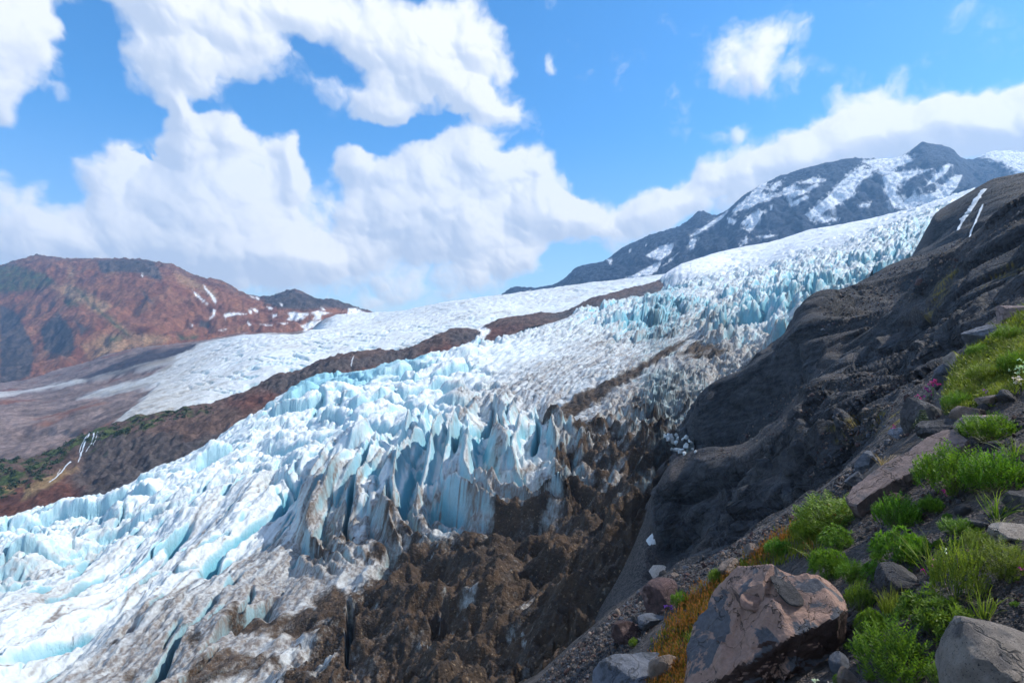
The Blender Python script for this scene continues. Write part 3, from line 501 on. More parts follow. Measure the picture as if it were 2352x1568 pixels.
    # arcuate transverse crevasses in the middle
    mid = poly(PX, PY, [(620, 1010), (760, 930), (1000, 870), (1110, 890), (1060, 960), (900, 1010), (760, 1100), (640, 1120)], 30)
    def arcs(x, y, tt):
        arc = perlin((y + 0.35 * x) / 36 + 0.6 * fbm(x / 60, y / 60, 2, 49), (x - 0.3 * y) / 110, 51)
        return 11 * (sstep(-0.35, 0.25, arc) - 0.5) - 8 * sstep(0.09, 0.0, np.abs(arc + 0.1))
    z += on(mid, arcs)
    # chaotic icefall
    def icefall(x, y, tt):
        k = 1 + 0.6 * sstep(700, 1700, y)
        e1, e2, eid = worley((tt + 10 * fbm(x / 30, y / 30, 3, 53)) / (24 * k), (y + 10 * fbm(x / 30, y / 30, 3, 55)) / (29 * k), 5); h1, h2, hid = worley(tt / 10 + 0.3 * fbm(x / 9, y / 9, 2, 57), y / 11, 7)
        am = 0.22 + 1.05 * sstep(-0.22, 0.25, fbm(x / 150, y / 150, 2, 52)) + 0.5 * poly(CX + K * x / y, 0 * x, [(1560, -9), (1900, -9), (1900, 9), (1560, 9)], 60) * sstep(1100, 700, y)
        return am * (14 * (np.clip((e2 - e1) * 2.6, 0, 1) - 0.6) + 19 * (eid - 0.5)) * (0.75 + 0.35 * sstep(1300, 700, y)) + am * (5 * (np.clip((h2 - h1) * 2, 0, 1) - .5) + 6 * (hid - .5)) + 7 * (ridged(tt / 16, y / 38, 3, 59) - 0.6) + 3 * fbm(x / 5, y / 5, 2, 58)
    z += on(Ze, icefall)
    # flat dirty table, margin, rubble
    z += on(Zd, lambda x, y, tt: 3.2 * (ridged(tt / 11, y / 120, 2, 61) - 0.6) + 3.0 * fbm(x / 16, y / 20, 4, 63) - 3.4 * sstep(0.08, 0.0, np.abs(perlin((y + .6 * x) / 22, tt / 60, 65))) - 2.5 * sstep(0.06, 0.0, np.abs(perlin(tt / 12, y / 45, 66))))
    z += on(Zm, lambda x, y, tt: 11 * (ridged((x + 7 * fbm(x / 45, y / 60, 3, 3)) / 15, y / 19, 2, 67) - 0.6) + 7 * fbm(x / 9, y / 9, 3, 69) + 3 * (ridged(x / 5, y / 5, 2, 71) - .6))
    def rubble(x, y, tt):
        p1, p2, pid = worley(x / 21 + 0.3 * fbm(x / 15, y / 15, 2, 73), y / 19, 11)
        return 11 * (ridged(x / 30, y / 32, 3, 75) - 0.62) - 11 * sstep(0.44, 0.08, p1) * (pid > 0.45) + 3.4 * fbm(x / 7, y / 7, 4, 77) + 1.6 * (ridged(x / 3.2, y / 3.2, 3, 79) - .6)
    z += on(Zf, rubble)
    # a tall cleft and an ice cave low in the rubble
    Xb, Yb = BX, BY
    z -= 15 * poly(Xb + 3 * fbm(x / 6, y / 6, 2, 81), Yb, [(800, 1380), (812, 1380), (812, 1470), (796, 1520), (790, 1480)], 5)
    z -= 12 * poly(Xb + 5 * fbm(x / 6, y / 6, 2, 83), Yb + 5 * fbm(x / 6, y / 6, 2, 85), [(965, 1375), (1010, 1370), (1030, 1400), (1000, 1420), (970, 1405)], 8)
    rest = 1 - np.clip(Za + Zb + Zc + Zd + Ze + Zm + Zf, 0, 1); snowf = rest * sstep(900, 1500, y)
    z += rest * (1 - snowf) * (5 * (ridged(tt / 16, y / 60, 2, 87) - 0.6) + 3 * fbm(x / 14, y / 14, 3, 89)) + snowf * (12 * fbm(tt / 160, y / 90, 3, 93) + 5 * (ridged((y + .8 * x) / 38, (x - .8 * y) / 260, 3, 97) - .6) - 9 * sstep(0.06, 0.0, np.abs(perlin((y + 0.9 * x) / 75 + 0.4 * fbm(x / 90, y / 90, 2, 94), (x - .9 * y) / 330, 96))))
    z += (1 - snowf) * (0.9 * fbm(x / 4, y / 4, 3, 99) * sstep(700, 350, y) + 2.0 * fbm(x / 10, y / 10, 3, 98) * sstep(300, 700, y))
    nx_, ny_, nz = grid_normals(x, y, z); X, Y = DX(x, y, z)
    rel = z - blur(z, 9); relb = z - blur(z, 24)
    steep = sstep(0.66, 0.26, nz)
    # --- dirt: film, soil
    crest = sstep(1.0, 5.0, rel)
    st = ridged((tt + 4 * fbm(x / 30, y / 40, 2, 101)) / 6.5, y / 110, 3, 103); st2 = 0.5 + 0.5 * fbm(tt / 14, y / 170, 4, 105); sp = 0.5 + 0.5 * fbm(x / 13, y / 13, 4, 107)
    line = sstep(0.90, 0.985, ridged((tt + 6 * fbm(x / 18, y / 18, 3, 111)) / 13, (y + 6 * fbm(x / 18, y / 18, 3, 113)) / 17, 2, 109, 0.7))
    streak = sstep(0.5, 0.85, 0.55 * st + 0.5 * st2)
    low = sstep(1290, 1480, PY + 0.45 * (PX - 450)) * sstep(-100, 350, PX)          # dirt thickens towards the near margin
    line2 = sstep(0.86, 0.97, ridged((tt + 5 * fbm(x / 25, y / 40, 3, 131)) / 8, y / 150, 2, 133))
    film = 0.45 * line + 0.4 * line2 * (0.4 + Zd + Za + low) + Zd * (0.26 + 0.60 * streak + 0.25 * sstep(0.5, 0.7, sp)) + Za * (0.12 + 0.42 * streak * sstep(0.35, 0.6, st2) + 0.55 * low * (0.3 + streak)) + Zm * (0.25 + 0.6 * sp) + Zb * (0.05 + 0.40 * sstep(0.5, 0.72, sp) + 0.6 * sstep(1090, 1210, PY) * sstep(0.3, 0.6, st2) + 0.35 * crest * sstep(0.4, 0.6, st2) + 0.5 * line2) + Zc * 0.28 * sstep(0.55, 0.8, sp) + Ze * (0.12 + 0.30 * streak + 0.2 * sstep(0.5, 0.8, sp)) + low * 0.25
    film += 0.35 * poly(PX, PY, [(1440, 850), (1600, 700), (1700, 680), (1690, 760), (1560, 830), (1450, 900)], 25) * (0.4 + streak)
    belt = poly(PX, PY, [(300, 1700), (560, 1480), (740, 1340), (900, 1230), (1100, 1190), (1280, 1150), (1290, 1000), (1480, 880), (1700, 780), (1800, 830), (1640, 960), (1640, 1100), (1560, 1400), (1300, 1700)], 75)
    film += belt * (0.08 + 0.85 * sstep(0.42, 0.72, 0.7 * st2 + 0.25 * sp + 0.3 * line2))
    film += 0.5 * poly(PX, PY, [(420, 1420), (640, 1230), (780, 1100), (800, 1330), (640, 1480), (480, 1600), (250, 1600)], 60) * (0.25 + 0.9 * streak * sstep(0.3, 0.6, st2))
    band = any_poly(BX + 10 * fbm(x / 30, y / 30, 3, 115), BY + 6 * fbm(x / 30, y / 30, 3, 117), [[(1235, 968), (1320, 905), (1440, 850), (1540, 790), (1600, 770), (1560, 800), (1470, 858), (1370, 925), (1290, 985)], [(1540, 820), (1600, 785), (1660, 795), (1600, 815)], [(1540, 828), (1640, 800), (1700, 797), (1640, 820)], [(1235, 975), (1290, 955), (1330, 975), (1260, 1000)]], 9)
    dirt = 0.85 * band + 1.0 * Zf * (0.88 - 0.50 * sstep(980, 640, PX) * sstep(0.40, 0.62, st2 + 0.25 * (sp - .5)) -  0.40 * steep * sstep(0.52, 0.66, sp) - 0.32 * sstep(0.64, 0.8, 0.5 + 0.5 * fbm(x / 17, y / 22, 3, 119))) + Zm * sstep(860, 990, PY) * (0.20 + 0.42 * sstep(0.36, 0.6, sp) + 0.4 * crest * sstep(0.4, 0.6, st2) + 0.25 * sstep(960, 1080, PY)) + Zb * (0.22 * crest * sstep(0.42, 0.58, sp) + 0.55 * sstep(1150, 1245, PY + 60 * (sp - .5)) * sstep(0.3, 0.6, sp))
    dirt += any_poly(BX + 14 * fbm(x / 12, y / 12, 3, 121), BY + 10 * fbm(x / 12, y / 12, 3, 123), [[(500, 1440), (540, 1400), (570, 1425), (640, 1430), (700, 1400), (750, 1420), (700, 1460), (640, 1470), (560, 1470)], [(420, 1470), (450, 1460), (470, 1480), (440, 1500)], [(440, 1545), (520, 1505), (620, 1500), (660, 1520), (560, 1550), (420, 1600)], [(250, 1480), (270, 1475), (280, 1490), (255, 1500)], [(280, 1530), (310, 1520), (320, 1545), (285, 1560)], [(100, 1300), (150, 1290), (140, 1305)], [(720, 1370), (760, 1340), (790, 1350), (780, 1420), (720, 1430)]], 12) * 0.75
    dirt += 0.45 * belt * sstep(880, 1000, PY) * sstep(0.5, 0.72, 0.45 * st2 + 0.55 * sp + 0.12 * crest) + 0.4 * low * sstep(0.55, 0.75, 0.5 * st2 + 0.5 * sp) + 0.5 * line * sstep(0.4, 0.6, st2) * (1 - snowf)
    blue = np.clip(steep * (0.95 - 0.4 * sp) + 0.55 * sstep(-1.0, -6.0, relb) * (0.3 + steep), 0, 1) * (1 - snowf) * (1 - 0.65 * Zf) 
    blue = np.clip(blue * (1 - 0.35 * Zd) + (0.30 * Ze + 0.16 * Zc) * sstep(0.85, 0.5, nz), 0, 1)
    blue = blue * (1 - 0.28 * Zc)
    edge = any_poly(BX, BY, [[(655, 925), (655, 880), (850, 855), (980, 822), (980, 842), (800, 890)]], 8); blue = np.maximum(blue, edge * 0.8)
    film = film + snowf * 0.30 * sstep(0.55, 0.8, 0.5 + 0.5 * fbm((x + .6 * y) / 60, (y - .6 * x) / 300, 4, 141))
    film = np.clip(film * (1 + 0.55 * (1 - Zc) * (1 - snowf)) * (1 - 0.5 * steep * (1 - Zf)), 0, 0.95)
    return sheet('glacier', x, y, z, ice_material, dict(film=film, dirt=np.clip(dirt, 0, 1), blue=blue, snow=snowf))

# ------------------------------------------------------------------ hillside on the near bank
PA, PB, EYE = 0.65, -0.35, 1.6
def slope_depth(X, Y): u, v = uv(X, Y); return EYE / np.maximum(PA * u + PB - v, 0.02)
HS = None
def hill_surface():
    global HS
    P = []
    for X in (900, 1176, 1400, 1650, 1900, 2150, 2400, 2650):
        for d in (1.2, 2.0, 3.2, 4.2):
            u = (X - CX) / K; v = PA * u + PB - EYE / d; P.append((X, CY - K * v, d))
    for X, Y in ((1370, 1568), (1500, 1440), (1650, 1335), (1800, 1250), (1940, 1150), (2060, 1015), (2170, 885), (2230, 785), (2352, 695), (2480, 600)): P.append((X, Y, float(slope_depth(X, Y))))
    P += [(1300, 1530, 13), (1400, 1430, 14), (1250, 1600, 20), (1350, 1492, 26), (1450, 1385, 36), (1520, 1322, 80), (1600, 1290, 42), (1560, 1370, 12), (1680, 1285, 11), (1700, 1240, 26), (1800, 1185, 22), (1900, 1120, 20), (1980, 1065, 17), (2080, 985, 18), (2150, 895, 22), (2000, 1105, 9), (1100, 1670, 60), (1000, 1700, 40), (1200, 1590, 70), (1350, 1455, 90),
          (1530, 1290, 112), (1535, 1120, 124), (1610, 1068, 122), (1700, 1050, 108), (1800, 990, 84), (1900, 930, 66), (2000, 885, 55), (2100, 845, 52), (1560, 1200, 117), (1640, 1240, 78), (1650, 1150, 98), (1720, 1205, 46), (1750, 1110, 68), (1850, 1130, 34), (1850, 1035, 48), (1950, 1030, 36),
          (1660, 1058, 165), (1760, 1005, 150), (1850, 905, 128), (1950, 868, 100), (1640, 1040, 205), (1700, 1000, 198), (1800, 945, 170), (1580, 1020, 222), (1600, 965, 232), (1625, 908, 236), (1690, 872, 236), (1750, 832, 232), (1780, 792, 235), (1815, 742, 240), (1850, 702, 260), (1950, 662, 330), (2050, 612, 420), (2110, 575, 480),
          (1700, 930, 215), (1850, 800, 190), (1950, 780, 165), (1950, 720, 230), (2050, 700, 235), (2100, 640, 290), (2200, 572, 310),
          (2040, 860, 90), (2110, 830, 70), (2120, 740, 88), (2200, 770, 56), (2300, 710, 48), (2200, 680, 82), (2180, 612, 118), (2260, 545, 112), (2352, 482, 112), (2352, 600, 78), (2480, 470, 80), (2480, 380, 125), (2480, 560, 50),
          (2140, 548, 478), (2142, 505, 500), (2172, 478, 515), (2230, 442, 515), (2280, 412, 510), (2352, 397, 505), (2250, 525, 400), (2352, 470, 390), (2480, 370, 470), (2480, 340, 480), (2750, 230, 110), (3050, -120, 118), (2750, 120, 180), (2800, 20, 240), (3050, -330, 200), (3050, -200, 300), (2750, 180, 420), (3050, 0, 480), (2750, 420, 45), (3050, 250, 40), (2750, 620, 16), (3050, 480, 14), (3050, 700, 6)]
    P += [(1400, 1360, 130), (1450, 1300, 170), (1470, 1200, 180), (1490, 1140, 210), (1500, 1090, 240), (1540, 1060, 270), (1620, 980, 310), (1740, 900, 320), (1800, 830, 330), (1850, 770, 360), (1950, 730, 450), (2060, 660, 560), (2110, 620, 620), (2130, 570, 640), (2230, 500, 640), (2352, 470, 620), (2480, 450, 620), (1200, 1700, 150), (1380, 1420, 260), (1500, 1200, 330), (1600, 1080, 420), (1700, 1000, 480), (1900, 850, 620), (1000, 1800, 250)]
    HS = Surf(P, ws=0.30, smooth=2e-5)
    return HS
ROCK = [[(1490, 1320), (1495, 1130), (1600, 1055), (1700, 1045), (1800, 985), (1900, 925), (2060, 890), (2000, 1010), (1900, 1105), (1780, 1190), (1660, 1260), (1560, 1310)],
        [(1560, 1050), (1555, 950), (1700, 860), (1790, 770), (1850, 690), (1960, 690), (1900, 780), (1840, 900), (1760, 990), (1640, 1050)],
        [(1840, 960), (1850, 850), (1960, 740), (2110, 700), (2170, 600), (2352, 470), (2500, 360), (2500, 560), (2300, 720), (2200, 800), (2130, 870), (2000, 900)],
        [(1830, 720), (1860, 690), (1960, 652), (2060, 605), (2110, 566), (2220, 556), (2190, 610), (2120, 680), (1980, 745), (1900, 790)],
        [(2120, 570), (2130, 500), (2240, 430), (2352, 385), (2500, 350), (2500, 400), (2352, 500), (2240, 540)]]
def hill_disp(x, y, z):
    X, Y = DX(x, y, z); far = sstep(12, 40, y)
    Xw, Yw = X + 16 * fbm(8 * x / y, 8 * np.log(y), 3, 5), Y + 12 * fbm(8 * x / y, 8 * np.log(y), 3, 8)
    rock = any_poly(Xw, Yw, ROCK, 16) * far
    px = y / 569
    def band(lam, amp, fn): return fn * amp * sstep(1.0, 3.0, lam / px)
    d = np.zeros(x.shape); k = rock > 1e-3
    if k.any():
        a_, b_ = 0.85 * x[k] + 0.53 * y[k], z[k] + 0.25 * y[k]; th = math.radians(30); A, B = math.cos(th) * a_ + math.sin(th) * b_, -math.sin(th) * a_ + math.cos(th) * b_
        yy, pk = y[k], px[k]; dk = 0
        for i, (lam, am) in enumerate(((44, 5.0), (16, 3.2), (6.0, 1.7), (2.6, 0.8), (1.1, 0.32))):
            g = np.clip(yy / (lam * 3.0), 0, 1) * sstep(0.022, 0.055, lam / yy); w1, w2, wid = worley(A / (lam * 1.7) + 0.4 * perlin(A / lam, B / lam, 7 + i), B / (lam * 0.62) + 0.4 * perlin(A / lam, B / lam, 17 + i), 30 + i)
            dk = dk + g * am * ((0.4 if i < 2 else 0.95) * (wid - 0.5) + (0.9 if i < 2 else 0.5) * perlin(A / lam, B / lam * 1.4, 13 + i * 5) + 0.4 * (ridged(A / (1.5 * lam), B / (0.7 * lam), 1, 23 + i) - 0.6) - 0.3 * sstep(0.12, 0.0, w2 - w1))
        for i, (lam, am) in enumerate(()):
            g = np.clip(yy / (lam * 3.0), 0, 1) * sstep(5.0, 11.0, lam / pk); u_ = B / lam + 0.55 * fbm(A / (lam * 3.5), B / (lam * 1.5), 3, 90 + i) + 1.3 * (worley(A / (lam * 3.2), B / (lam * 3.2), 60 + i)[2])
            f_ = u_ - np.floor(u_); dk = dk + g * am * (np.where(f_ < 0.8, f_ / 0.8, (1 - f_) / 0.2) - 0.5)
        d[k] = rock[k] * dk
    nearw = 1 - rock
    for i, (lam, a) in enumerate(((9, 0.55), (2.4, 0.16), (0.8, 0.07), (0.28, 0.03), (0.09, 0.012))):
        d = d + band(lam, a * nearw * np.clip(y / (lam * 4), 0, 1), fbm(x / lam, y / lam, 2, 31 + i * 5))
    n = [blur(c, 6) for c in grid_normals(x, y, z)]; r_ = rock * 1.0; nx_, ny_, nz_ = n[0] * r_, n[1] * r_, n[2] * r_ + (1 - r_)
    return (x + nx_ * d, y + ny_ * d, z + nz_ * d), rock, Xw, Yw
def hillside():
    S = hill_surface()
    # far part: cliffs and scree
    U, W = plan_grid(np.r_[np.linspace(760, 1480, 100, endpoint=False), np.linspace(1480, 2400, 400, endpoint=False), np.r_[np.linspace(2400, 3100, 32, endpoint=False), np.linspace(3100, 4200, 8)]], None, [(760, 13.0), (4200, 13.0)], [(1010, 240), (1500, 300), (1600, 360), (1800, 420), (2000, 600), (2480, 640), (3100, 560), (4200, 400)], 540, 520, lambda t: 0.55 * t + 0.45 * (1 - (1 - t) ** 2))
    y = np.exp(W); x = U * y; z = coarse_eval(S, U, W) * y
    (x, y, z), rock, Xw, Yw = hill_disp(x, y, z)
    n = grid_normals(x, y, z); X, Y = DX(x, y, z)
    scree = np.clip(1 - rock * 1.0 + rock * 0.6 * sstep(0.72, 0.90, blur(n[2], 3)) * sstep(-0.15, 0.2, fbm(x / 14, (z + .5 * y) / 9, 4, 81)), 0, 1)
    moss = any_poly(X + 14 * fbm(x / 4, z / 4, 3, 71), Y + 12 * fbm(x / 4, z / 4, 3, 73), [[(2120, 720), (2150, 660), (2190, 610), (2200, 620), (2165, 690), (2130, 735)], [(1900, 990), (1960, 960), (2060, 930), (2080, 960), (1980, 1010), (1920, 1020)], [(2250, 640), (2330, 600), (2340, 620), (2260, 660)]], 9) * sstep(-0.05, 0.25, fbm(x / 1.6, (z + .4 * y) / 1.6, 4, 75))
    mat = lambda: rock_material('cliff_rock', (0.006, 0.007, 0.010), (0.070, 0.073, 0.084), (0.088, 0.074, 0.071), 0.28, 0.8, 2.2, True)  # rock tones darkened to stand in for shade on the cliffs
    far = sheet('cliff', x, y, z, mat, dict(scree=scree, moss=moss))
    U, W = plan_grid(np.r_[np.linspace(500, 1400, 60, endpoint=False), np.linspace(1400, 2400, 230, endpoint=False), np.linspace(2400, 4200, 30)], None, [(500, 0.7), (4200, 0.7)], [(500, 13.0), (4200, 13.0)], 320, 230)
    y = np.exp(W); x = U * y; z = coarse_eval(S, U, W) * y
    (x, y, z), rock, Xw, Yw = hill_disp(x, y, z); X, Y = DX(x, y, z)
    mat2 = lambda: rock_material('slope_soil', (0.022, 0.019, 0.018), (0.085, 0.072, 0.068), (0.085, 0.070, 0.066), 3.0, 0.04, 28.0, True)
    moss = 0 * x
    return far, sheet('slope', x, y, z, mat2, dict(scree=0.3 + 0.5 * sstep(-.2, .2, fbm(x / .7, y / .7, 3, 3)), moss=moss))

with ThreadPoolExecutor(6) as ex:
    jobs = [ex.submit(f) for f in (glacier, hillside, valley, red_ridge, summit, moraine)]
    glacier_f, hill_f, valley_f, ridge_f, summit_f, moraine_f = [j.result() for j in jobs]
glacier_o = glacier_f(); cliff_o, slope_o = hill_f[0](), hill_f[1](); valley_o = valley_f(); ridge_o = ridge_f(); summit_o = summit_f(); moraine_o = moraine_f()
print('terrain', round(time.time() - T0, 1))
#@@OBJECTS
# ------------------------------------------------------------------ placing things on the ground
bpy.context.view_layer.update()
from mathutils.bvhtree import BVHTree
_trees = {}
def hit(X, Y, obs):
    """point of the ground seen on this bearing, and its normal"""
    d = Vector(((X - CX) / K, 1, (CY - Y) / K)).normalized(); best = None
    for o in obs:
        if o.name not in _trees: bpy.context.view_layer.update(); _trees[o.name] = (BVHTree.FromObject(o, bpy.context.evaluated_depsgraph_get()), o.matrix_world.translation.copy())
        tr, off = _trees[o.name]; p, n, i, dist = tr.ray_cast(-off, d)
        if p is not None and (best is None or p.y + off.y < best[0].y): best = (p + off, n if n.dot(d) < 0 else -n)
    return best
GROUND = (slope_o, cliff_o)
def tag(o, label, cat, group=None):
    o['label'] = label; o['category'] = cat
    if group: o['group'] = group
    return o
def mesh_of(name, V, F, mat, smooth=False):
    me = bpy.data.meshes.new(name); me.from_pydata([tuple(v) for v in V], [], F); me.update()
    if smooth: me.polygons.foreach_set('use_smooth', [True] * len(me.polygons))
    if mat: me.materials.append(mat)
    return me
def link(name, me, parent=None, loc=None, rot=None, scale=None):
    o = bpy.data.objects.new(name, me); COL.objects.link(o)
    if parent: o.parent = parent
    if loc is not None: o.location = loc
    if rot is not None: o.rotation_euler = rot
    if scale is not None: o.scale = scale
    return o
def empty(name, loc, rotz=0, scale=1):
    o = bpy.data.objects.new(name, None); COL.objects.link(o); o.location = loc; o.rotation_euler = (0, 0, rotz); o.scale = (scale,) * 3; o.empty_display_size = 0.1; return o

# ------------------------------------------------------------------ rocks
import bmesh
from mathutils import noise as mnoise
def ico(sub):
    bm = bmesh.new(); bmesh.ops.create_icosphere(bm, subdivisions=sub, radius=1)
    V = np.array([v.co[:] for v in bm.verts]); F = [[v.index for v in f.verts] for f in bm.faces]; bm.free(); return V, F
ICO = {k: ico(k) for k in (1, 2, 3, 4, 5, 6)}
def fb3(p, o=4): return mnoise.fractal(Vector(p), 1.0, 2.1, o)
def rock_shape(seed, sub, planes=None, nplanes=14, rough=0.03, freq=3.0, flat=1.0, roundness=0.0, layer=0.0):
    r = np.random.default_rng(seed); V, F = ICO[sub]
    if planes is None:
        N = r.normal(size=(nplanes, 3)); N /= np.linalg.norm(N, axis=1)[:, None]; off = 0.62 + 0.38 * r.random(nplanes)
    else:
        N = np.array([p[:3] for p in planes], float); N /= np.linalg.norm(N, axis=1)[:, None]; off = np.array([p[3] for p in planes], float)
    dots = V @ N.T; rad = np.where(dots > 0.05, off[None, :] / np.maximum(dots, 0.05), 9).min(1); rad = np.minimum(rad, 1.25)
    rad = rad * (1 - roundness) + roundness * 0.85
    P = V * rad[:, None]; P[:, 2] *= flat
    if rough:
        d = np.array([fb3((p[0] * freq + seed, p[1] * freq, p[2] * freq), 5) for p in P]); c = np.array([mnoise.cell(Vector((p[0] * 4 + seed, p[1] * 4, p[2] * 4 + p[0]))) for p in P]) if layer else 0
        P = P + V * (rough * d + layer * c)[:, None]
    return P, F
def stone_material(name, c1, c2, c3, scale, spread=0.5, bdist=0.01, fleck=None):
    m, t, b = new_mat(name, 0.82, 0.25); p = t.node('ShaderNodeTexCoord').outputs['Object']
    oi = t.node('ShaderNodeObjectInfo')
    c = t.mix(t.ramp(t.noise(p, scale, 7, 0.68, 0.6), 0.5 - spread * 0.3, 0.5 + spread * 0.3), c1, c2)
    c = t.mix(t.ramp(t.noise(p, scale * 2.3, 5, 0.6), 0.56, 0.66), c, c3)
    c = vary(t, c, p, scale * 9, 0.7, 1.25, 4)
    if fleck: c = t.mix(t.ramp(t.noise(p, scale * 75, 2, 0.5), 0.62, 0.70), c, fleck)
    f = t.ramp(oi.outputs['Random'], 0, 1, 0.7, 1.35, False); c = t.mix(1.0, c, t.xyz(f, f, f), 'MULTIPLY')
    ck = t.node('ShaderNodeTexVoronoi', feature='DISTANCE_TO_EDGE'); t.put(ck.inputs['Vector'], t.v('ADD', p, t.v('SCALE', t.noise(p, scale * 2, 4, 0.6, 0, 1), 0.8 / scale))); ck.inputs['Scale'].default_value = scale * 1.1
    crack = t.ramp(ck.outputs['Distance'], 0.0, 0.018); c = t.mix(t.m('MULTIPLY', t.m('SUBTRACT', 1.0, crack), 0.4), c, (0.03, 0.028, 0.028))
    t.put(b.inputs['Base Color'], c); bump(t, b, t.m('ADD', t.noise(p, scale * 7, 9, 0.78), t.m('MULTIPLY', crack, 0.5)), 1.0, bdist); return m
MAT = dict(
    pink=stone_material('pink_grey_rock', (0.34, 0.21, 0.17), (0.41, 0.27, 0.225), (0.085, 0.085, 0.098), 2.6, 0.8, 0.05),
    slab=stone_material('mauve_slab_rock', (0.205, 0.155, 0.148), (0.27, 0.205, 0.195), (0.125, 0.115, 0.125), 2.2, 0.8, 0.04),
    grey=stone_material('grey_rock', (0.045, 0.045, 0.050), (0.115, 0.110, 0.115), (0.16, 0.15, 0.15), 2.5, 0.8, 0.05),
    blue=stone_material('blue_grey_rock', (0.085, 0.098, 0.125), (0.165, 0.175, 0.205), (0.05, 0.055, 0.065), 2.5, 0.8, 0.05),
    tan=stone_material('tan_rock', (0.20, 0.150, 0.125), (0.31, 0.245, 0.205), (0.13, 0.115, 0.11), 2.5, 0.8, 0.05),
    red=stone_material('dark_red_rock', (0.055, 0.035, 0.036), (0.135, 0.085, 0.083), (0.19, 0.13, 0.12), 2.5, 0.8, 0.05),
    pale=stone_material('pale_speckled_rock', (0.34, 0.29, 0.25), (0.52, 0.455, 0.40), (0.17, 0.155, 0.15), 2.2, 0.9, 0.05, (0.06, 0.055, 0.055)),
    ice=None)
def place_rock(name, label, X, Y, w, h, mat, seed, kind='rough', obs=GROUND, sub=4, yaw=None, tilt=0.0, sink=0.30, group=None, depthscale=1.0, cat='rock', roll=0.0):
    """w, h: the size seen in the survey; X, Y its centre near the foot"""
    q = hit(X, Y + 0.30 * h, obs)
    if q is None: return None
    p, n = q; s = p.y / K
    style = dict(rough=dict(nplanes=15, rough=0.05, freq=2.6), flat=dict(nplanes=12, rough=0.045, freq=2.4), round=dict(nplanes=26, rough=0.05, freq=1.8, roundness=0.35), sharp=dict(nplanes=9, rough=0.035, freq=3))[kind]
    V, F = rock_shape(seed, sub, **style)
    V = V * np.array([w * s * 0.55, w * s * 0.55 * depthscale, h * s * 0.62])
    o = link(name, mesh_of(name, V, F, MAT[mat], False), None, p + n * (h * s * (0.5 - sink)), (tilt, roll, random.uniform(0, 6.28) if yaw is None else yaw))
    return tag(o, label, cat, group)

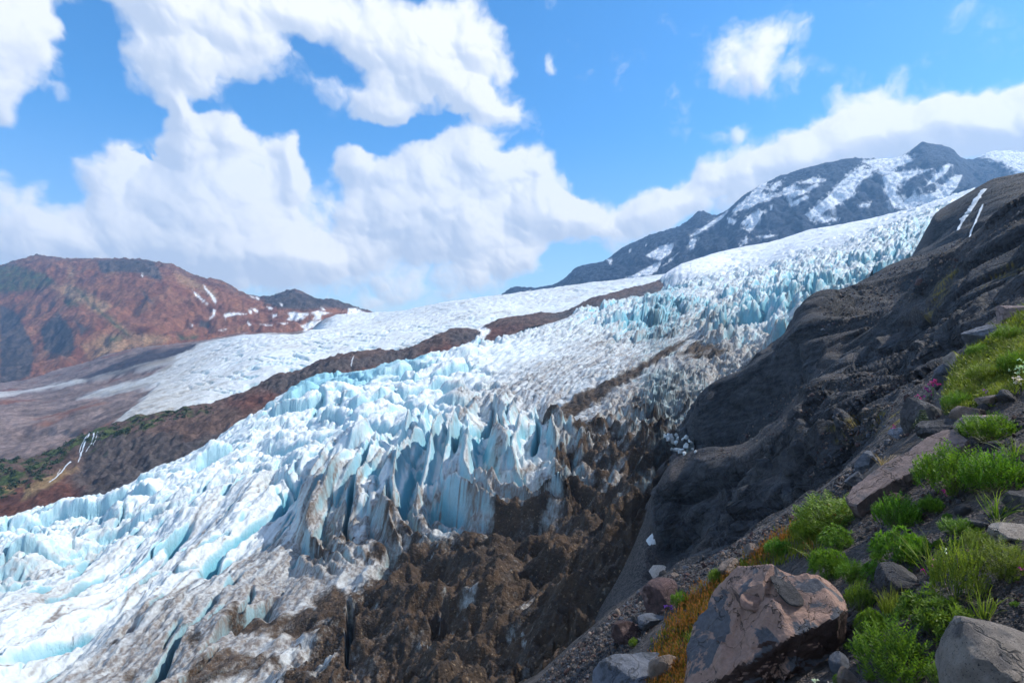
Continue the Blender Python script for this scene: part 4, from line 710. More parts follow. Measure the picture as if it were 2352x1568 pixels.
def foreground_rocks():
    # --- the large boulder: flat lit top dipping left, broken edges, dark undercut front
    p, n = hit(1800, 1555, (slope_o,)); s = p.y / K; R = 185 * s
    planes = [(-0.22, -0.56, 0.80, 0.68), (0.02, -0.12, 1.0, 0.90), (-0.783, -0.10, 0.622, 0.50), (-0.60, -0.45, 0.66, 0.60), (0.94, -0.30, 0.12, 0.84), (0.20, -0.94, -0.26, 0.52), (-0.30, -0.92, -0.20, 0.66), (-0.85, -0.50, -0.05, 0.95), (0.2, 1.0, 0.25, 0.7), (-0.9, 0.45, 0.1, 0.9), (0.9, 0.5, 0.1, 0.80), (0.66, -0.25, 0.72, 0.92), (0.25, 0.5, 0.85, 0.80), (0.62, -0.78, -0.10, 0.70)]
    V, F = rock_shape(31, 6, planes, rough=0.0)
    r = np.random.default_rng(4)
    out = []
    for q in V:
        d = Vector(q).normalized()
        qv = Vector(q); qq = qv + 0.10 * Vector((mnoise.noise(qv * 3), mnoise.noise(qv * 3 + Vector((7, 0, 0))), mnoise.noise(qv * 3 + Vector((0, 9, 0)))))
        dist, cells = mnoise.voronoi(Vector((qq.x * 2.1 + 3, qq.y * 2.1, qq.z * 1.5)))                  # flakes broken off in plates
        def flake(c): return 0.075 * mnoise.cell(c * 5.1) + 0.26 * (qq - Vector(((c.x - 3) / 2.1, c.y / 2.1, c.z / 1.5))).dot(Vector((mnoise.cell(c * 3.3), mnoise.cell(c * 7.7), 0.3)))
        f0, f1 = flake(cells[0]), flake(cells[1]); wgt = 0.5 + 0.5 * min(1.0, (dist[1] - dist[0]) / 0.10)
        plate = f0 * wgt + f1 * (1 - wgt)
        front = max(0.0, -d.y * 0.8 - d.z * 0.7)
        out.append(qv + d * (plate + (0.012 + 0.10 * front) * mnoise.fractal(qv * 4.5, 1.0, 2.1, 4) + 0.008 * mnoise.fractal(qv * 14, 1.0, 2.1, 3)))
    V = np.array([v[:] for v in out]) * np.array([R * 1.06, R * 0.95, R * 1.06])
    m, t, b = new_mat('boulder_rock', 0.8, 0.25); po = t.node('ShaderNodeTexCoord').outputs['Object']; nz = t.sep(t.node('ShaderNodeNewGeometry').outputs['Normal'])
    face = t.mix(t.noise(po, 3.2, 6, 0.6, 0.4), (0.25, 0.155, 0.122), (0.35, 0.23, 0.185))
    grey = t.mix(t.noise(po, 14, 5, 0.7), (0.055, 0.058, 0.070), (0.13, 0.13, 0.145))
    c = t.mix(t.ramp(t.noise(po, 3.4, 6, 0.6, 0.6), 0.515, 0.545), face, grey)
    ck = t.node('ShaderNodeTexVoronoi', feature='DISTANCE_TO_EDGE'); t.put(ck.inputs['Vector'], t.v('ADD', t.v('MULTIPLY', po, (1, 1, 0.7)), t.v('SCALE', t.noise(po, 5, 4, 0.6, 0, 1), 0.35))); ck.inputs['Scale'].default_value = 4.2
    crack = t.ramp(ck.outputs['Distance'], 0.0, 0.014); c = t.mix(t.m('MULTIPLY', t.m('SUBTRACT', 1.0, crack), 0.7), c, (0.03, 0.024, 0.022))
    undercut_shade = t.mix(t.noise(po, 9, 7, 0.7), (0.030, 0.022, 0.022), (0.12, 0.075, 0.068))
    c = t.mix(t.ramp(t.m('ADD', t.m('MULTIPLY', nz[2], -1), t.m('MULTIPLY', t.noise(po, 5, 5), 0.5)), 0.05, 0.25), c, undercut_shade)   # shade of the undercut painted into downward faces
    c = t.mix(t.ramp(t.noise(t.v('MULTIPLY', po, (6, 6, 2)), 1.0, 6, 0.8, 1.5), 0.615, 0.63), c, (0.06, 0.045, 0.04))
    t.put(b.inputs['Base Color'], vary(t, c, po, 40, 0.8, 1.15, 4)); bump(t, b, t.m('ADD', t.noise(po, 26, 8, 0.72), crack), 1.0, 0.02)
    big = link('boulder', mesh_of('boulder', V, F, m, False), None, Vector((p.x, p.y, p.z)) + Vector((0.02 * R, 0.35 * R, 0.26 * R)))
    tag(big, 'large broken boulder with pinkish lit top and dark undercut front', 'boulder')
    # loose blocks sitting on its top edge
    for k, (X, Y, w, h, mt, lb) in enumerate([(1740, 1372, 62, 26, 'pink', 'split pinkish block on the upper left edge of the large boulder'), (1812, 1352, 76, 24, 'grey', 'dark grey flake on the crest of the large boulder')]):
        top = hit(X, Y + 6, (big,)) or (p, n); s2 = top[0].y / K
        V, F = rock_shape(90 + k, 4, nplanes=7, rough=0.06, freq=3.4); V = V * np.array([w * s2 * 0.55, w * s2 * 0.42, h * s2 * 0.5])
        tag(link('rock_fragment', mesh_of('rock_fragment', V, F, MAT[mt]), None, top[0] + Vector((0, 0.02, 0.02 * h * s2)), (0.25, -0.25, 0.4 + k)), lb, 'rock')
    # --- the long tilted slab: outline on its own plane, undercut edge below
    pl_n = Vector((-0.42, -0.30, 0.86)).normalized(); P0 = hit(2090, 1120, (slope_o,))[0] + Vector((0, -0.05, 0.10))
    def on_plane(X, Y):
        d = Vector(((X - CX) / K, 1, (CY - Y) / K)); return d * (P0.dot(pl_n) / d.dot(pl_n))
    outl = [(1941, 1143), (1958, 1118), (1990, 1092), (2030, 1065), (2078, 1038), (2128, 1003), (2165, 986), (2196, 979), (2208, 994), (2224, 1006), (2216, 1022), (2196, 1033), (2160, 1052), (2122, 1075), (2075, 1093), (2040, 1112), (2000, 1132), (1965, 1158), (1948, 1156)]
    ring = []
    for i in range(len(outl)):                                        # finer, slightly ragged outline
        a, b_ = outl[i], outl[(i + 1) % len(outl)]
        for k in range(5): f = k / 5; ring.append((a[0] + (b_[0] - a[0]) * f + random.uniform(-2, 2), a[1] + (b_[1] - a[1]) * f + random.uniform(-1.5, 1.5)))
    top = [on_plane(*q) for q in ring]; cen = sum(top, Vector()) / len(top); n_ = len(ring); V, F = [], []
    rings = [(0.0, 0.0, 0.004), (0.35, 0.0, 0.006), (0.65, 0.0, 0.006), (0.88, 0.0, 0.006), (0.98, -0.004, 0.004), (1.0, -0.02, 0.004), (0.985, -0.07, 0.014), (0.95, -0.13, 0.02), (0.86, -0.19, 0.02), (0.5, -0.24, 0.02), (0.0, -0.26, 0.0)]
    for (f, dz, am) in rings:
        for q in top:
            v = cen + (q - cen) * f + pl_n * dz; lay = math.floor(mnoise.noise(v * 4) * 3) / 3
            v = v + pl_n * (am * (mnoise.fractal(v * 9, 1, 2, 4) + 1.2 * lay)) + (q - cen).normalized() * (am * 1.2 * mnoise.fractal(v * 14, 1, 2, 3) if f > .9 else 0); V.append(v)
    for j in range(len(rings) - 1):
        for i in range(n_): F.append([j * n_ + i, (j + 1) * n_ + i, (j + 1) * n_ + (i + 1) % n_, j * n_ + (i + 1) % n_])
    V = [v - cen for v in V]
    tag(link('rock_slab', mesh_of('rock_slab', V, F, MAT['slab']), None, cen), 'long flat mauve slab tilted to the left above the green clumps', 'rock')
    L = [  # label, X, Y, w, h, material, seed, kind, sub
        ('pale rounded boulder with dark speckles in the bottom right corner', 2385, 1545, 300, 240, 'pale', 3, 'round', 5),
        ('smooth dark grey oval rock between green clumps', 2066, 1336, 112, 58, 'grey', 5, 'round', 5),
        ('dark angular boulder with a paler top on the gravel, beside violet flowers', 1530, 1374, 84, 70, 'red', 7, 'sharp', 5),
        ('large blue grey slab half buried below the rusty grass', 1470, 1548, 150, 66, 'blue', 8, 'flat', 5),
        ('pointed tan stone standing in the rusty grass', 1530, 1522, 48, 60, 'tan', 9, 'sharp', 4),
        ('reddish lump of rock on the gravel left of the rusty grass', 1445, 1446, 66, 56, 'red', 10, 'rough', 5),
        ('thin blue grey plate of rock lying beside the dark angular boulder', 1500, 1424, 64, 26, 'blue', 11, 'flat', 4),
        ('tan block at the upper edge of the rusty grass', 1681, 1302, 52, 36, 'tan', 12, 'rough', 4),
        ('pale grey block at the gravel edge above the rusty grass', 1733, 1262, 40, 26, 'tan', 13, 'rough', 4),
        ('dark grey ledge of rock left of the grassy bank, under magenta flowers', 2128, 944, 72, 80, 'grey', 14, 'sharp', 5),
        ('flat pale rock left of the small conifer seedling', 2077, 988, 46, 20, 'blue', 15, 'flat', 4),
        ('dark wedge of rock just above the long slab', 2166, 984, 74, 44, 'grey', 16, 'flat', 5),
        ('tan angular rock among the pile right of the long slab', 2230, 954, 56, 46, 'tan', 17, 'sharp', 5),
        ('pale pinkish flat rock in front of the pile right of the long slab', 2262, 964, 82, 42, 'slab', 18, 'flat', 5),
        ('long tan stone at the back of the rock pile', 2272, 916, 52, 24, 'tan', 19, 'flat', 4),
        ('rounded grey stone at the back of the rock pile', 2314, 908, 40, 22, 'grey', 20, 'rough', 4),
        ('small grey cube of rock on top of the rock pile', 2262, 936, 28, 20, 'grey', 21, 'rough', 4),
        ('pale lichen covered rock sticking out of the grassy bank edge', 2194, 820, 30, 34, 'pale', 22, 'rough', 4),
        ('grey craggy rock at the lower edge of the grassy bank', 2174, 858, 46, 48, 'blue', 23, 'rough', 5),
        ('flat grey ledge stone along the top of the grassy bank', 2268, 764, 100, 36, 'blue', 24, 'flat', 5),
        ('pale slab at the top of the bank by the right edge', 2332, 712, 62, 46, 'slab', 25, 'flat', 5),
        ('brown round stone tucked under the long slab', 2062, 1142, 38, 32, 'red', 26, 'round', 4),
        ('dark smooth stone below the right end of the long slab', 2212, 1170, 36, 32, 'grey', 27, 'round', 4),
        ('grey squared rock at the right edge beside the tall grass', 2338, 1142, 52, 40, 'grey', 28, 'rough', 5),
        ('thin dark plate of rock among the clumps below the slab', 2249, 1200, 42, 20, 'grey', 29, 'flat', 4),
        ('pale flat rock at the right edge above the leafy clumps', 2330, 1218, 66, 36, 'pale', 30, 'flat', 5),
        ('pale pointed stone against the right foot of the large boulder', 1938, 1520, 40, 40, 'blue', 33, 'sharp', 4),
        ('tan stone just below the pale pointed stone', 1950, 1552, 46, 34, 'tan', 34, 'rough', 4),
        ('blue grey block left of the long slab', 1999, 1056, 50, 50, 'blue', 35, 'rough', 5),
        ('second blue grey block left of the long slab, lower on the slope', 1968, 1100, 40, 30, 'blue', 36, 'rough', 4),
        ('small flat stone below the smooth dark oval rock', 2050, 1362, 46, 18, 'grey', 37, 'flat', 4),
        ('squat grey stone right of the smooth dark oval rock', 2140, 1350, 40, 36, 'grey', 38, 'rough', 4),
        ('reddish boulder perched on the far scree slope', 2112, 646, 16, 12, 'red', 39, 'rough', 3),
    ]
    for lb, X, Y, w, h, mt, seed, kind, sub in L:
        place_rock('rock' if w < 150 else 'boulder', lb, X, Y, w, h, mt, seed, kind, sub=sub, tilt=0.45 if mt == 'pale' and w > 200 else -0.1, roll=-0.35, sink=0.36, depthscale=1.35 if w > 200 else 1.0)
    return big
boulder_o = foreground_rocks()

def in_poly(X, Y, P):
    c = False; j = len(P) - 1
    for i in range(len(P)):
        if ((P[i][1] > Y) != (P[j][1] > Y)) and X < (P[j][0] - P[i][0]) * (Y - P[i][1]) / (P[j][1] - P[i][1]) + P[i][0]: c = not c
        j = i
    return c
GRAVEL_A = [(1230, 1568), (1300, 1500), (1420, 1400), (1520, 1320), (1640, 1275), (1780, 1200), (1900, 1120), (2000, 1045), (2100, 950), (2140, 900), (2160, 960), (2050, 1020), (1940, 1140), (1800, 1230), (1640, 1310), (1540, 1400), (1440, 1500), (1380, 1568)]
GRAVEL_B = [(1925, 1350), (1990, 1330), (2010, 1300), (2120, 1240), (2200, 1200), (2352, 1150), (2352, 1568), (1910, 1568), (1925, 1480)]
GRAVEL_C = [(1950, 1190), (2060, 1130), (2240, 1020), (2352, 940), (2352, 1060), (2200, 1160), (2060, 1240), (1980, 1260)]
SCREE_A = [(1760, 930), (1840, 880), (1960, 860), (2060, 850), (2050, 900), (1900, 930), (1790, 990), (1690, 1050), (1620, 1060), (1700, 1000)]
SCREE_B = [(1880, 700), (1960, 660), (2060, 610), (2120, 575), (2250, 540), (2230, 590), (2140, 650), (2060, 720), (1950, 780), (1880, 760)]
SCREE_C = [(1900, 960), (2000, 900), (2110, 860), (2150, 880), (2080, 950), (1960, 1030), (1860, 1100)]
def gravel():
    r = np.random.default_rng(12)
    base = [rock_shape(200 + i, 1, nplanes=8, rough=0) for i in range(8)]
    mats = [MAT[k] for k in ('grey', 'blue', 'tan', 'red', 'grey')]
    # countable stones
    meshes = []
    for i in range(14):
        V, F = rock_shape(300 + i, 3, nplanes=11, rough=0.05, freq=2.5)
        meshes.append(mesh_of('stone', V * np.array([1, 0.8, 0.62]), F, mats[i % 5]))
    seen = {}
    tones = ('dark grey', 'blue grey', 'tan', 'reddish', 'grey')
    marks = [('the dark angular boulder', 1530, 1374), ('the blue grey slab', 1455, 1530), ('the reddish lump of rock', 1445, 1446), ('the tan block', 1681, 1302), ('the pale block', 1733, 1262), ('the foot of the near cliff', 1640, 1290), ('the grey snow patch', 1520, 1325), ('the bottom edge', 1330, 1530), ('the brown ice edge', 1400, 1430), ('the lower tip of the long slab', 1930, 1150), ('the cliff foot above the long slab', 1900, 1110), ('the blue grey blocks by the slab', 1985, 1075), ('the magenta flowers', 2110, 930),
             ('the right foot of the large boulder', 1935, 1500), ('the largest spiky clump', 2050, 1500), ('the dark oval rock', 2066, 1336), ('the tall straggly clump', 2200, 1330), ('the pale rounded boulder', 2250, 1480), ('the wide fan leaved clump', 2150, 1420), ('the thin dark plate', 2249, 1200), ('the tall grass tuft', 2290, 1160), ('the rock pile', 2280, 950), ('the clump under the slab', 2061, 1184), ('the broad clump with pink flowers', 2195, 1120), ('the right edge of the slope', 2340, 1250)]
    for (P, n, grp) in ((GRAVEL_A, 205, 'stones on the gravel slope'), (GRAVEL_B, 66, 'stones among the clumps'), (GRAVEL_C, 28, 'stones beside the slab')):
        xs = [p[0] for p in P]; ys = [p[1] for p in P]; k = 0
        while k < n:
            X, Y = r.uniform(min(xs), max(xs)), r.uniform(min(ys), max(ys))
            if not in_poly(X, Y, P): continue
            q = hit(X, Y, GROUND); k += 1
            if q is None or q[0].y > 110: continue
            pp, nn = q; size = min(0.55, max(8.0, r.lognormal(2.4, 0.4)) * pp.y / K * 0.5) * (0.75 + 0.35 * (pp.y > 8))
            mi_ = int(r.integers(14)); near = min(marks, key=lambda m: (m[1] - X) ** 2 + (m[2] - Y) ** 2)[0]; px_ = size / pp.y * K; big_ = 'tiny' if px_ < 4.5 else 'small' if px_ < 7 else 'fist sized' if px_ < 11 else 'larger'
            lb = f'{big_} {tones[mi_ % 5]} stone near {near}'
            if seen.setdefault(lb, grp) != grp: lb = lb.replace(' stone near', ' pebble near')
            o = link('stone', meshes[mi_], None, pp + nn * size * 0.2, tuple(r.uniform(0, 6.28, 3)), tuple(size * r.uniform(0.7, 1.3, 3)))
            tag(o, lb, 'stone', grp)
    # grit too small to count
    V, F, off, mi = [], [], 0, []
    for P, n in ((GRAVEL_A, 6500), (GRAVEL_B, 2000), (GRAVEL_C, 900), (SCREE_A, 700), (SCREE_B, 900), (SCREE_C, 500)):
        xs = [p[0] for p in P]; ys = [p[1] for p in P]; k = 0
        while k < n:
            X, Y = r.uniform(min(xs) - 15, max(xs) + 15), r.uniform(min(ys) - 10, max(ys) + 10)
            if not in_poly(X, Y, P): continue
            k += 1; q = hit(X, Y, GROUND)
            if q is None or q[0].y > 420: continue
            pp, nn = q; sz = min(0.30 if pp.y < 130 else 0.9, r.lognormal(1.2 if pp.y < 45 else 0.75, 0.5) * pp.y / K * 0.62)
            bv, bf = base[int(r.integers(8))]; a = r.uniform(0, 6.28); c, s = math.cos(a), math.sin(a)
            W = bv * (sz * r.uniform(0.6, 1.3, 3)); W = np.stack([W[:, 0] * c - W[:, 1] * s, W[:, 0] * s + W[:, 1] * c, W[:, 2]], 1) + np.array(pp[:]) + np.array(nn[:]) * sz * 0.2
            V.append(W); F += [[i + off for i in f] for f in bf]; off += len(W); mi += [int(r.integers(5))] * len(bf)
    me = mesh_of('gravel', np.concatenate(V), F, None)
    for m in mats: me.materials.append(m)
    me.polygons.foreach_set('material_index', mi)
    g = link('gravel', me); g['kind'] = 'stuff'; g['label'] = 'grey and reddish gravel scattered over the slope'
gravel()
print('rocks', round(time.time() - T0, 1))

# ------------------------------------------------------------------ plants
def leaf_material(name, lo, hi, trans=0.4, tip=None):
    m = bpy.data.materials.new(name); m.use_nodes = True; t = NT(m.node_tree); t.n.clear()
    out = t.node('ShaderNodeOutputMaterial'); a = attr(t, 'shade'); oi = t.node('ShaderNodeObjectInfo').outputs['Random']
    c = t.mix(a, lo, hi); f = t.ramp(oi, 0, 1, 0.8, 1.2, False); c = t.mix(1.0, c, t.xyz(f, 1.0, f), 'MULTIPLY')
    if tip: c = t.mix(attr(t, 'tip'), c, tip)
    d = t.node('ShaderNodeBsdfPrincipled'); t.put(d.inputs['Base Color'], c); d.inputs['Roughness'].default_value = 0.55; d.inputs['Specular IOR Level'].default_value = 0.3
    tr = t.node('ShaderNodeBsdfTranslucent'); t.put(tr.inputs[0], t.mix(1.0, c, (1.15, 1.25, 0.5), 'MULTIPLY'))
    mx = t.node('ShaderNodeMixShader'); mx.inputs[0].default_value = trans; t.l.new(d.outputs[0], mx.inputs[1]); t.l.new(tr.outputs[0], mx.inputs[2]); t.l.new(mx.outputs[0], out.inputs[0]); return m
LEAF = dict(lupine=leaf_material('bright_green_leaf', (0.060, 0.125, 0.016), (0.17, 0.285, 0.034)), yellow=leaf_material('yellow_green_leaf', (0.10, 0.155, 0.02), (0.25, 0.31, 0.05)), grass=leaf_material('grass_blade', (0.060, 0.11, 0.014), (0.27, 0.32, 0.05), 0.35, (0.30, 0.24, 0.09)),
            rust=leaf_material('rusty_grass', (0.09, 0.12, 0.018), (0.20, 0.20, 0.03), 0.3, (0.27, 0.105, 0.030)), stem=leaf_material('green_stem', (0.06, 0.10, 0.02), (0.12, 0.16, 0.04), 0.1), dry=leaf_material('dry_straw', (0.30, 0.24, 0.12), (0.45, 0.37, 0.20), 0.2),
            magenta=leaf_material('magenta_petal', (0.34, 0.03, 0.26), (0.60, 0.08, 0.48), 0.4), violet=leaf_material('violet_petal', (0.15, 0.05, 0.36), (0.32, 0.13, 0.62), 0.4), white=leaf_material('white_petal', (0.6, 0.62, 0.55), (0.8, 0.8, 0.75), 0.3), needle=leaf_material('conifer_needle', (0.018, 0.05, 0.012), (0.06, 0.12, 0.025), 0.15),
            shrub=leaf_material('dark_shrub_leaf', (0.010, 0.030, 0.008), (0.035, 0.070, 0.018), 0.1))
class MB:
    def __init__(s): s.v = []; s.f = []; s.sh = []; s.tp = []
    def poly(s, pts, shade, tip=0.0):
        i = len(s.v); s.v += [tuple(p) for p in pts]; s.f.append(list(range(i, i + len(pts)))); n = len(pts)
        s.sh += [shade] * n; s.tp += (tip if isinstance(tip, (list, tuple)) else [tip] * n)
    def mesh(s, name, mat):
        me = mesh_of(name, s.v, s.f, mat)
        for nm, arr in (('shade', s.sh), ('tip', s.tp)): me.attributes.new(nm, 'FLOAT', 'POINT').data.foreach_set('value', arr)
        return me
def perp(d):
    a = Vector((0, 0, 1)) if abs(d.z) < 0.9 else Vector((1, 0, 0)); x = d.cross(a).normalized(); return x, x.cross(d).normalized()
def leaflet(mb, p, d, L, w, shade, tip=0.0):
    sx, up = perp(d); roll = random.uniform(-0.7, 0.7); s = (sx * math.cos(roll) + up * math.sin(roll)) * w
    m = p + d * L * 0.5 + up * L * 0.05; mb.poly([p, m + s, p + d * L, m - s], shade, tip)
def blade(mb, p, d, L, w, bend, shade, tip=(0, 0, 0.4, 1)):
    sx, up = perp(d); a = random.uniform(0, 6.28); sx = sx * math.cos(a) + up * math.sin(a); b = Vector((math.cos(a + 1.6), math.sin(a + 1.6), -0.5)) * bend * L
    q = [p, p + d * L * 0.4 + b * 0.12, p + d * L * 0.75 + b * 0.45, p + d * L + b]; ws = [w, w * 0.9, w * 0.6]
    mb.poly([q[0] - sx * ws[0], q[0] + sx * ws[0], q[1] + sx * ws[1], q[1] - sx * ws[1]], shade, [tip[0], tip[0], tip[1], tip[1]])
    mb.poly([q[1] - sx * ws[1], q[1] + sx * ws[1], q[2] + sx * ws[2], q[2] - sx * ws[2]], shade, [tip[1], tip[1], tip[2], tip[2]])
    mb.poly([q[2] - sx * ws[2], q[2] + sx * ws[2], q[3]], shade, [tip[2], tip[2], tip[3]])
def clump(seed, h, nleaf, style):
    """a mound one unit wide: stems fan out from the foot and carry fans of narrow leaflets"""
    random.seed(seed); lf, st = MB(), MB()
    for i in range(nleaf):
        a = random.uniform(0, 6.283); r = 0.48 * math.sqrt(random.random()); top = h * math.sqrt(max(0.02, 1 - (r / 0.52) ** 2)) * random.uniform(0.55, 1.08)
        if random.random() < 0.25: top *= random.uniform(0.3, 0.8)
        lump = 0.86 + 0.28 * mnoise.noise(Vector((math.cos(a) * r * 7 + seed, math.sin(a) * r * 7, 0)))
        P = Vector((math.cos(a) * r, math.sin(a) * r, max(0.01, top * lump))); foot = Vector((P.x * 0.3, P.y * 0.3, -0.02)); out = Vector((P.x * 1.1, P.y * 1.1, 0.55 * h + 0.2)).normalized()
        if i % 3 == 0: sx, up = perp((P - foot).normalized()); st.poly([foot - sx * .004, foot + sx * .004, P + sx * .003, P - sx * .003], random.random())
        sh = min(1, max(0, random.gauss(0.5, 0.28)))
        if style == 'fan':
            sx, up = perp(out); k0 = random.uniform(0, 6.28)
            for k in range(7):
                t = k0 + k * 6.283 / 7; d = (sx * math.cos(t) + up * math.sin(t) + out * random.uniform(0.35, 0.9)).normalized(); leaflet(lf, P, d, random.uniform(0.07, 0.115), 0.0125, min(1, max(0, sh + random.uniform(-.15, .15))))
        elif style == 'feather':
            d0 = (out + Vector((random.uniform(-.5, .5), random.uniform(-.5, .5), random.uniform(0, .6)))).normalized(); sx, up = perp(d0)
            for k in range(8):
                f = k / 8; q = P - d0 * 0.05 + d0 * 0.16 * f; sd = 1 if k % 2 else -1; leaflet(lf, q, (d0 * 0.8 + sx * sd + up * random.uniform(-.2, .4)).normalized(), 0.075 * (1.1 - 0.5 * f), 0.011, sh)
        else:
            blade(lf, Vector((P.x * 0.7, P.y * 0.7, 0)), (out * 0.9 + Vector((0, 0, 0.9))).normalized(), top * random.uniform(0.8, 1.3) + 0.1, 0.008, random.uniform(0.1, 0.5), sh, (0, 0, 0.2, 0.5))
    return lf, st
CL = []
for i, (h, n, style, mt) in enumerate([(0.50, 300, 'fan', 'lupine'), (0.42, 330, 'fan', 'lupine'), (0.62, 320, 'fan', 'lupine'), (0.5, 330, 'feather', 'lupine'), (0.75, 360, 'feather', 'yellow'), (0.45, 360, 'feather', 'lupine'), (0.7, 260, 'blade', 'grass')]):
    lf, st = clump(50 + i, h, n, style); CL.append((h, lf.mesh('foliage', LEAF[mt]), st.mesh('stem', LEAF['stem']) if st.f else None))
random.seed(5)
def put_clump(name, label, X, Y, w, h, k, cat='plant', group=None):
    q = hit(X, Y + 0.36 * h, GROUND)
    if q is None: return
    p, n = q; s = p.y / K; o = empty(name, p - Vector((0, 0, 0.01)), random.uniform(0, 6.28)); W = w * s * 1.08; o.scale = (W, W, min(1.7, max(0.55, (h / w) / CL[k][0] * 1.02)) * W)
    link('foliage', CL[k][1], o)
    if CL[k][2]: link('stem', CL[k][2], o)
    tag(o, label, cat, group); return o
PLANTS = [
    ('bushy bright green clump right of the smooth gravel patch, above the dark oval rock', 2074, 1262, 120, 64, 1), ('upright green clump just above and right of the large boulder', 1906, 1300, 84, 66, 0), ('rounded green clump beside the top end of the rusty grass', 1925, 1240, 78, 50, 2),
    ('low green clump touching the upper left of the dark oval rock', 2026, 1314, 76, 44, 0), ('feathery green clump between the large boulder and the dark oval rock', 1957, 1318, 62, 44, 3), ('round green clump right of the large boulder shoulder', 1979, 1374, 66, 64, 3),
    ('grassy tuft under the dark oval rock', 2058, 1386, 78, 60, 6), ('wide dark green fan leaved clump in the lower right', 2148, 1416, 148, 86, 0), ('small green clump between the boulder and the wide fan leaved clump', 2004, 1430, 70, 58, 1), ('largest spiky green clump at the bottom, right of the boulder', 2048, 1512, 152, 120, 3),
    ('tall straggly yellow green clump with pink flowers', 2202, 1322, 104, 150, 4), ('bushy clump at the right edge above the pale boulder', 2306, 1296, 104, 82, 4), ('small clump at the bottom edge left of the pale boulder', 2176, 1552, 76, 44, 5), ('upright clump above the tall straggly clump', 2246, 1250, 66, 52, 4),
    ('little green clump on the rim above the rusty grass', 1650, 1326, 42, 28, 5), ('small green plant against the left side of the large boulder', 1652, 1424, 36, 46, 3), ('bright round clump just under the long slab', 2061, 1184, 92, 66, 5), ('tiny round clump right of the one under the slab', 2139, 1162, 48, 34, 5),
    ('broad green clump with pink flowers right under the slab', 2194, 1096, 150, 94, 5), ('dense mounded clump near the right edge beside the slab', 2286, 1094, 126, 80, 5), ('green clump in front of the rock pile', 2274, 990, 116, 54, 5), ('wide green clump at the lower left tip of the slab', 1908, 1190, 140, 76, 4), ('low clump by the thin dark plate of rock', 2207, 1212, 80, 32, 5),
    ('round green tuft at the lower end of the grassy bank', 2200, 925, 60, 36, 5), ('dark green tuft in the middle of the grassy bank', 2260, 860, 64, 40, 4), ('yellowish tuft near the top of the grassy bank', 2318, 770, 60, 36, 4), ('green tuft at the upper left edge of the grassy bank', 2248, 808, 46, 26, 5), ('leafy tuft by the white flower cluster', 2330, 838, 60, 44, 5),
    ('tall green clump on the top end of the rusty grass', 1856, 1222, 70, 48, 5), ('small shoot of leaves on the gravel by the reddish lump', 1456, 1470, 22, 32, 5), ('violet flowered clump beside the dark angular boulder', 1562, 1378, 40, 34, 5), ('sprig at the foot of the pale pointed stone', 1930, 1556, 30, 34, 0), ('green clump on the gravelly edge above the rusty grass', 1790, 1262, 60, 34, 5)]
for lb, X, Y, w, h, k in PLANTS: put_clump('green_clump', lb, X, Y, w, h, k, 'plant', 'green clumps on the slope')
for k in range(26):
    X, Y = random.uniform(1940, 2350), random.uniform(1180, 1560); near = min(PLANTS, key=lambda m: (m[1] - X) ** 2 + (m[2] - Y) ** 2); side = ('right' if X > near[1] else 'left') if abs(X - near[1]) > abs(Y - near[2]) else ('below' if Y > near[2] else 'above')
    put_clump('seedling', f"tiny sprig {side} {'' if side in ('below', 'above') else 'of '}the {' '.join(near[0].split()[:9])}", X, Y, random.uniform(14, 26), random.uniform(10, 20), random.choice((1, 3, 5)), 'sprig', 'tiny sprigs')

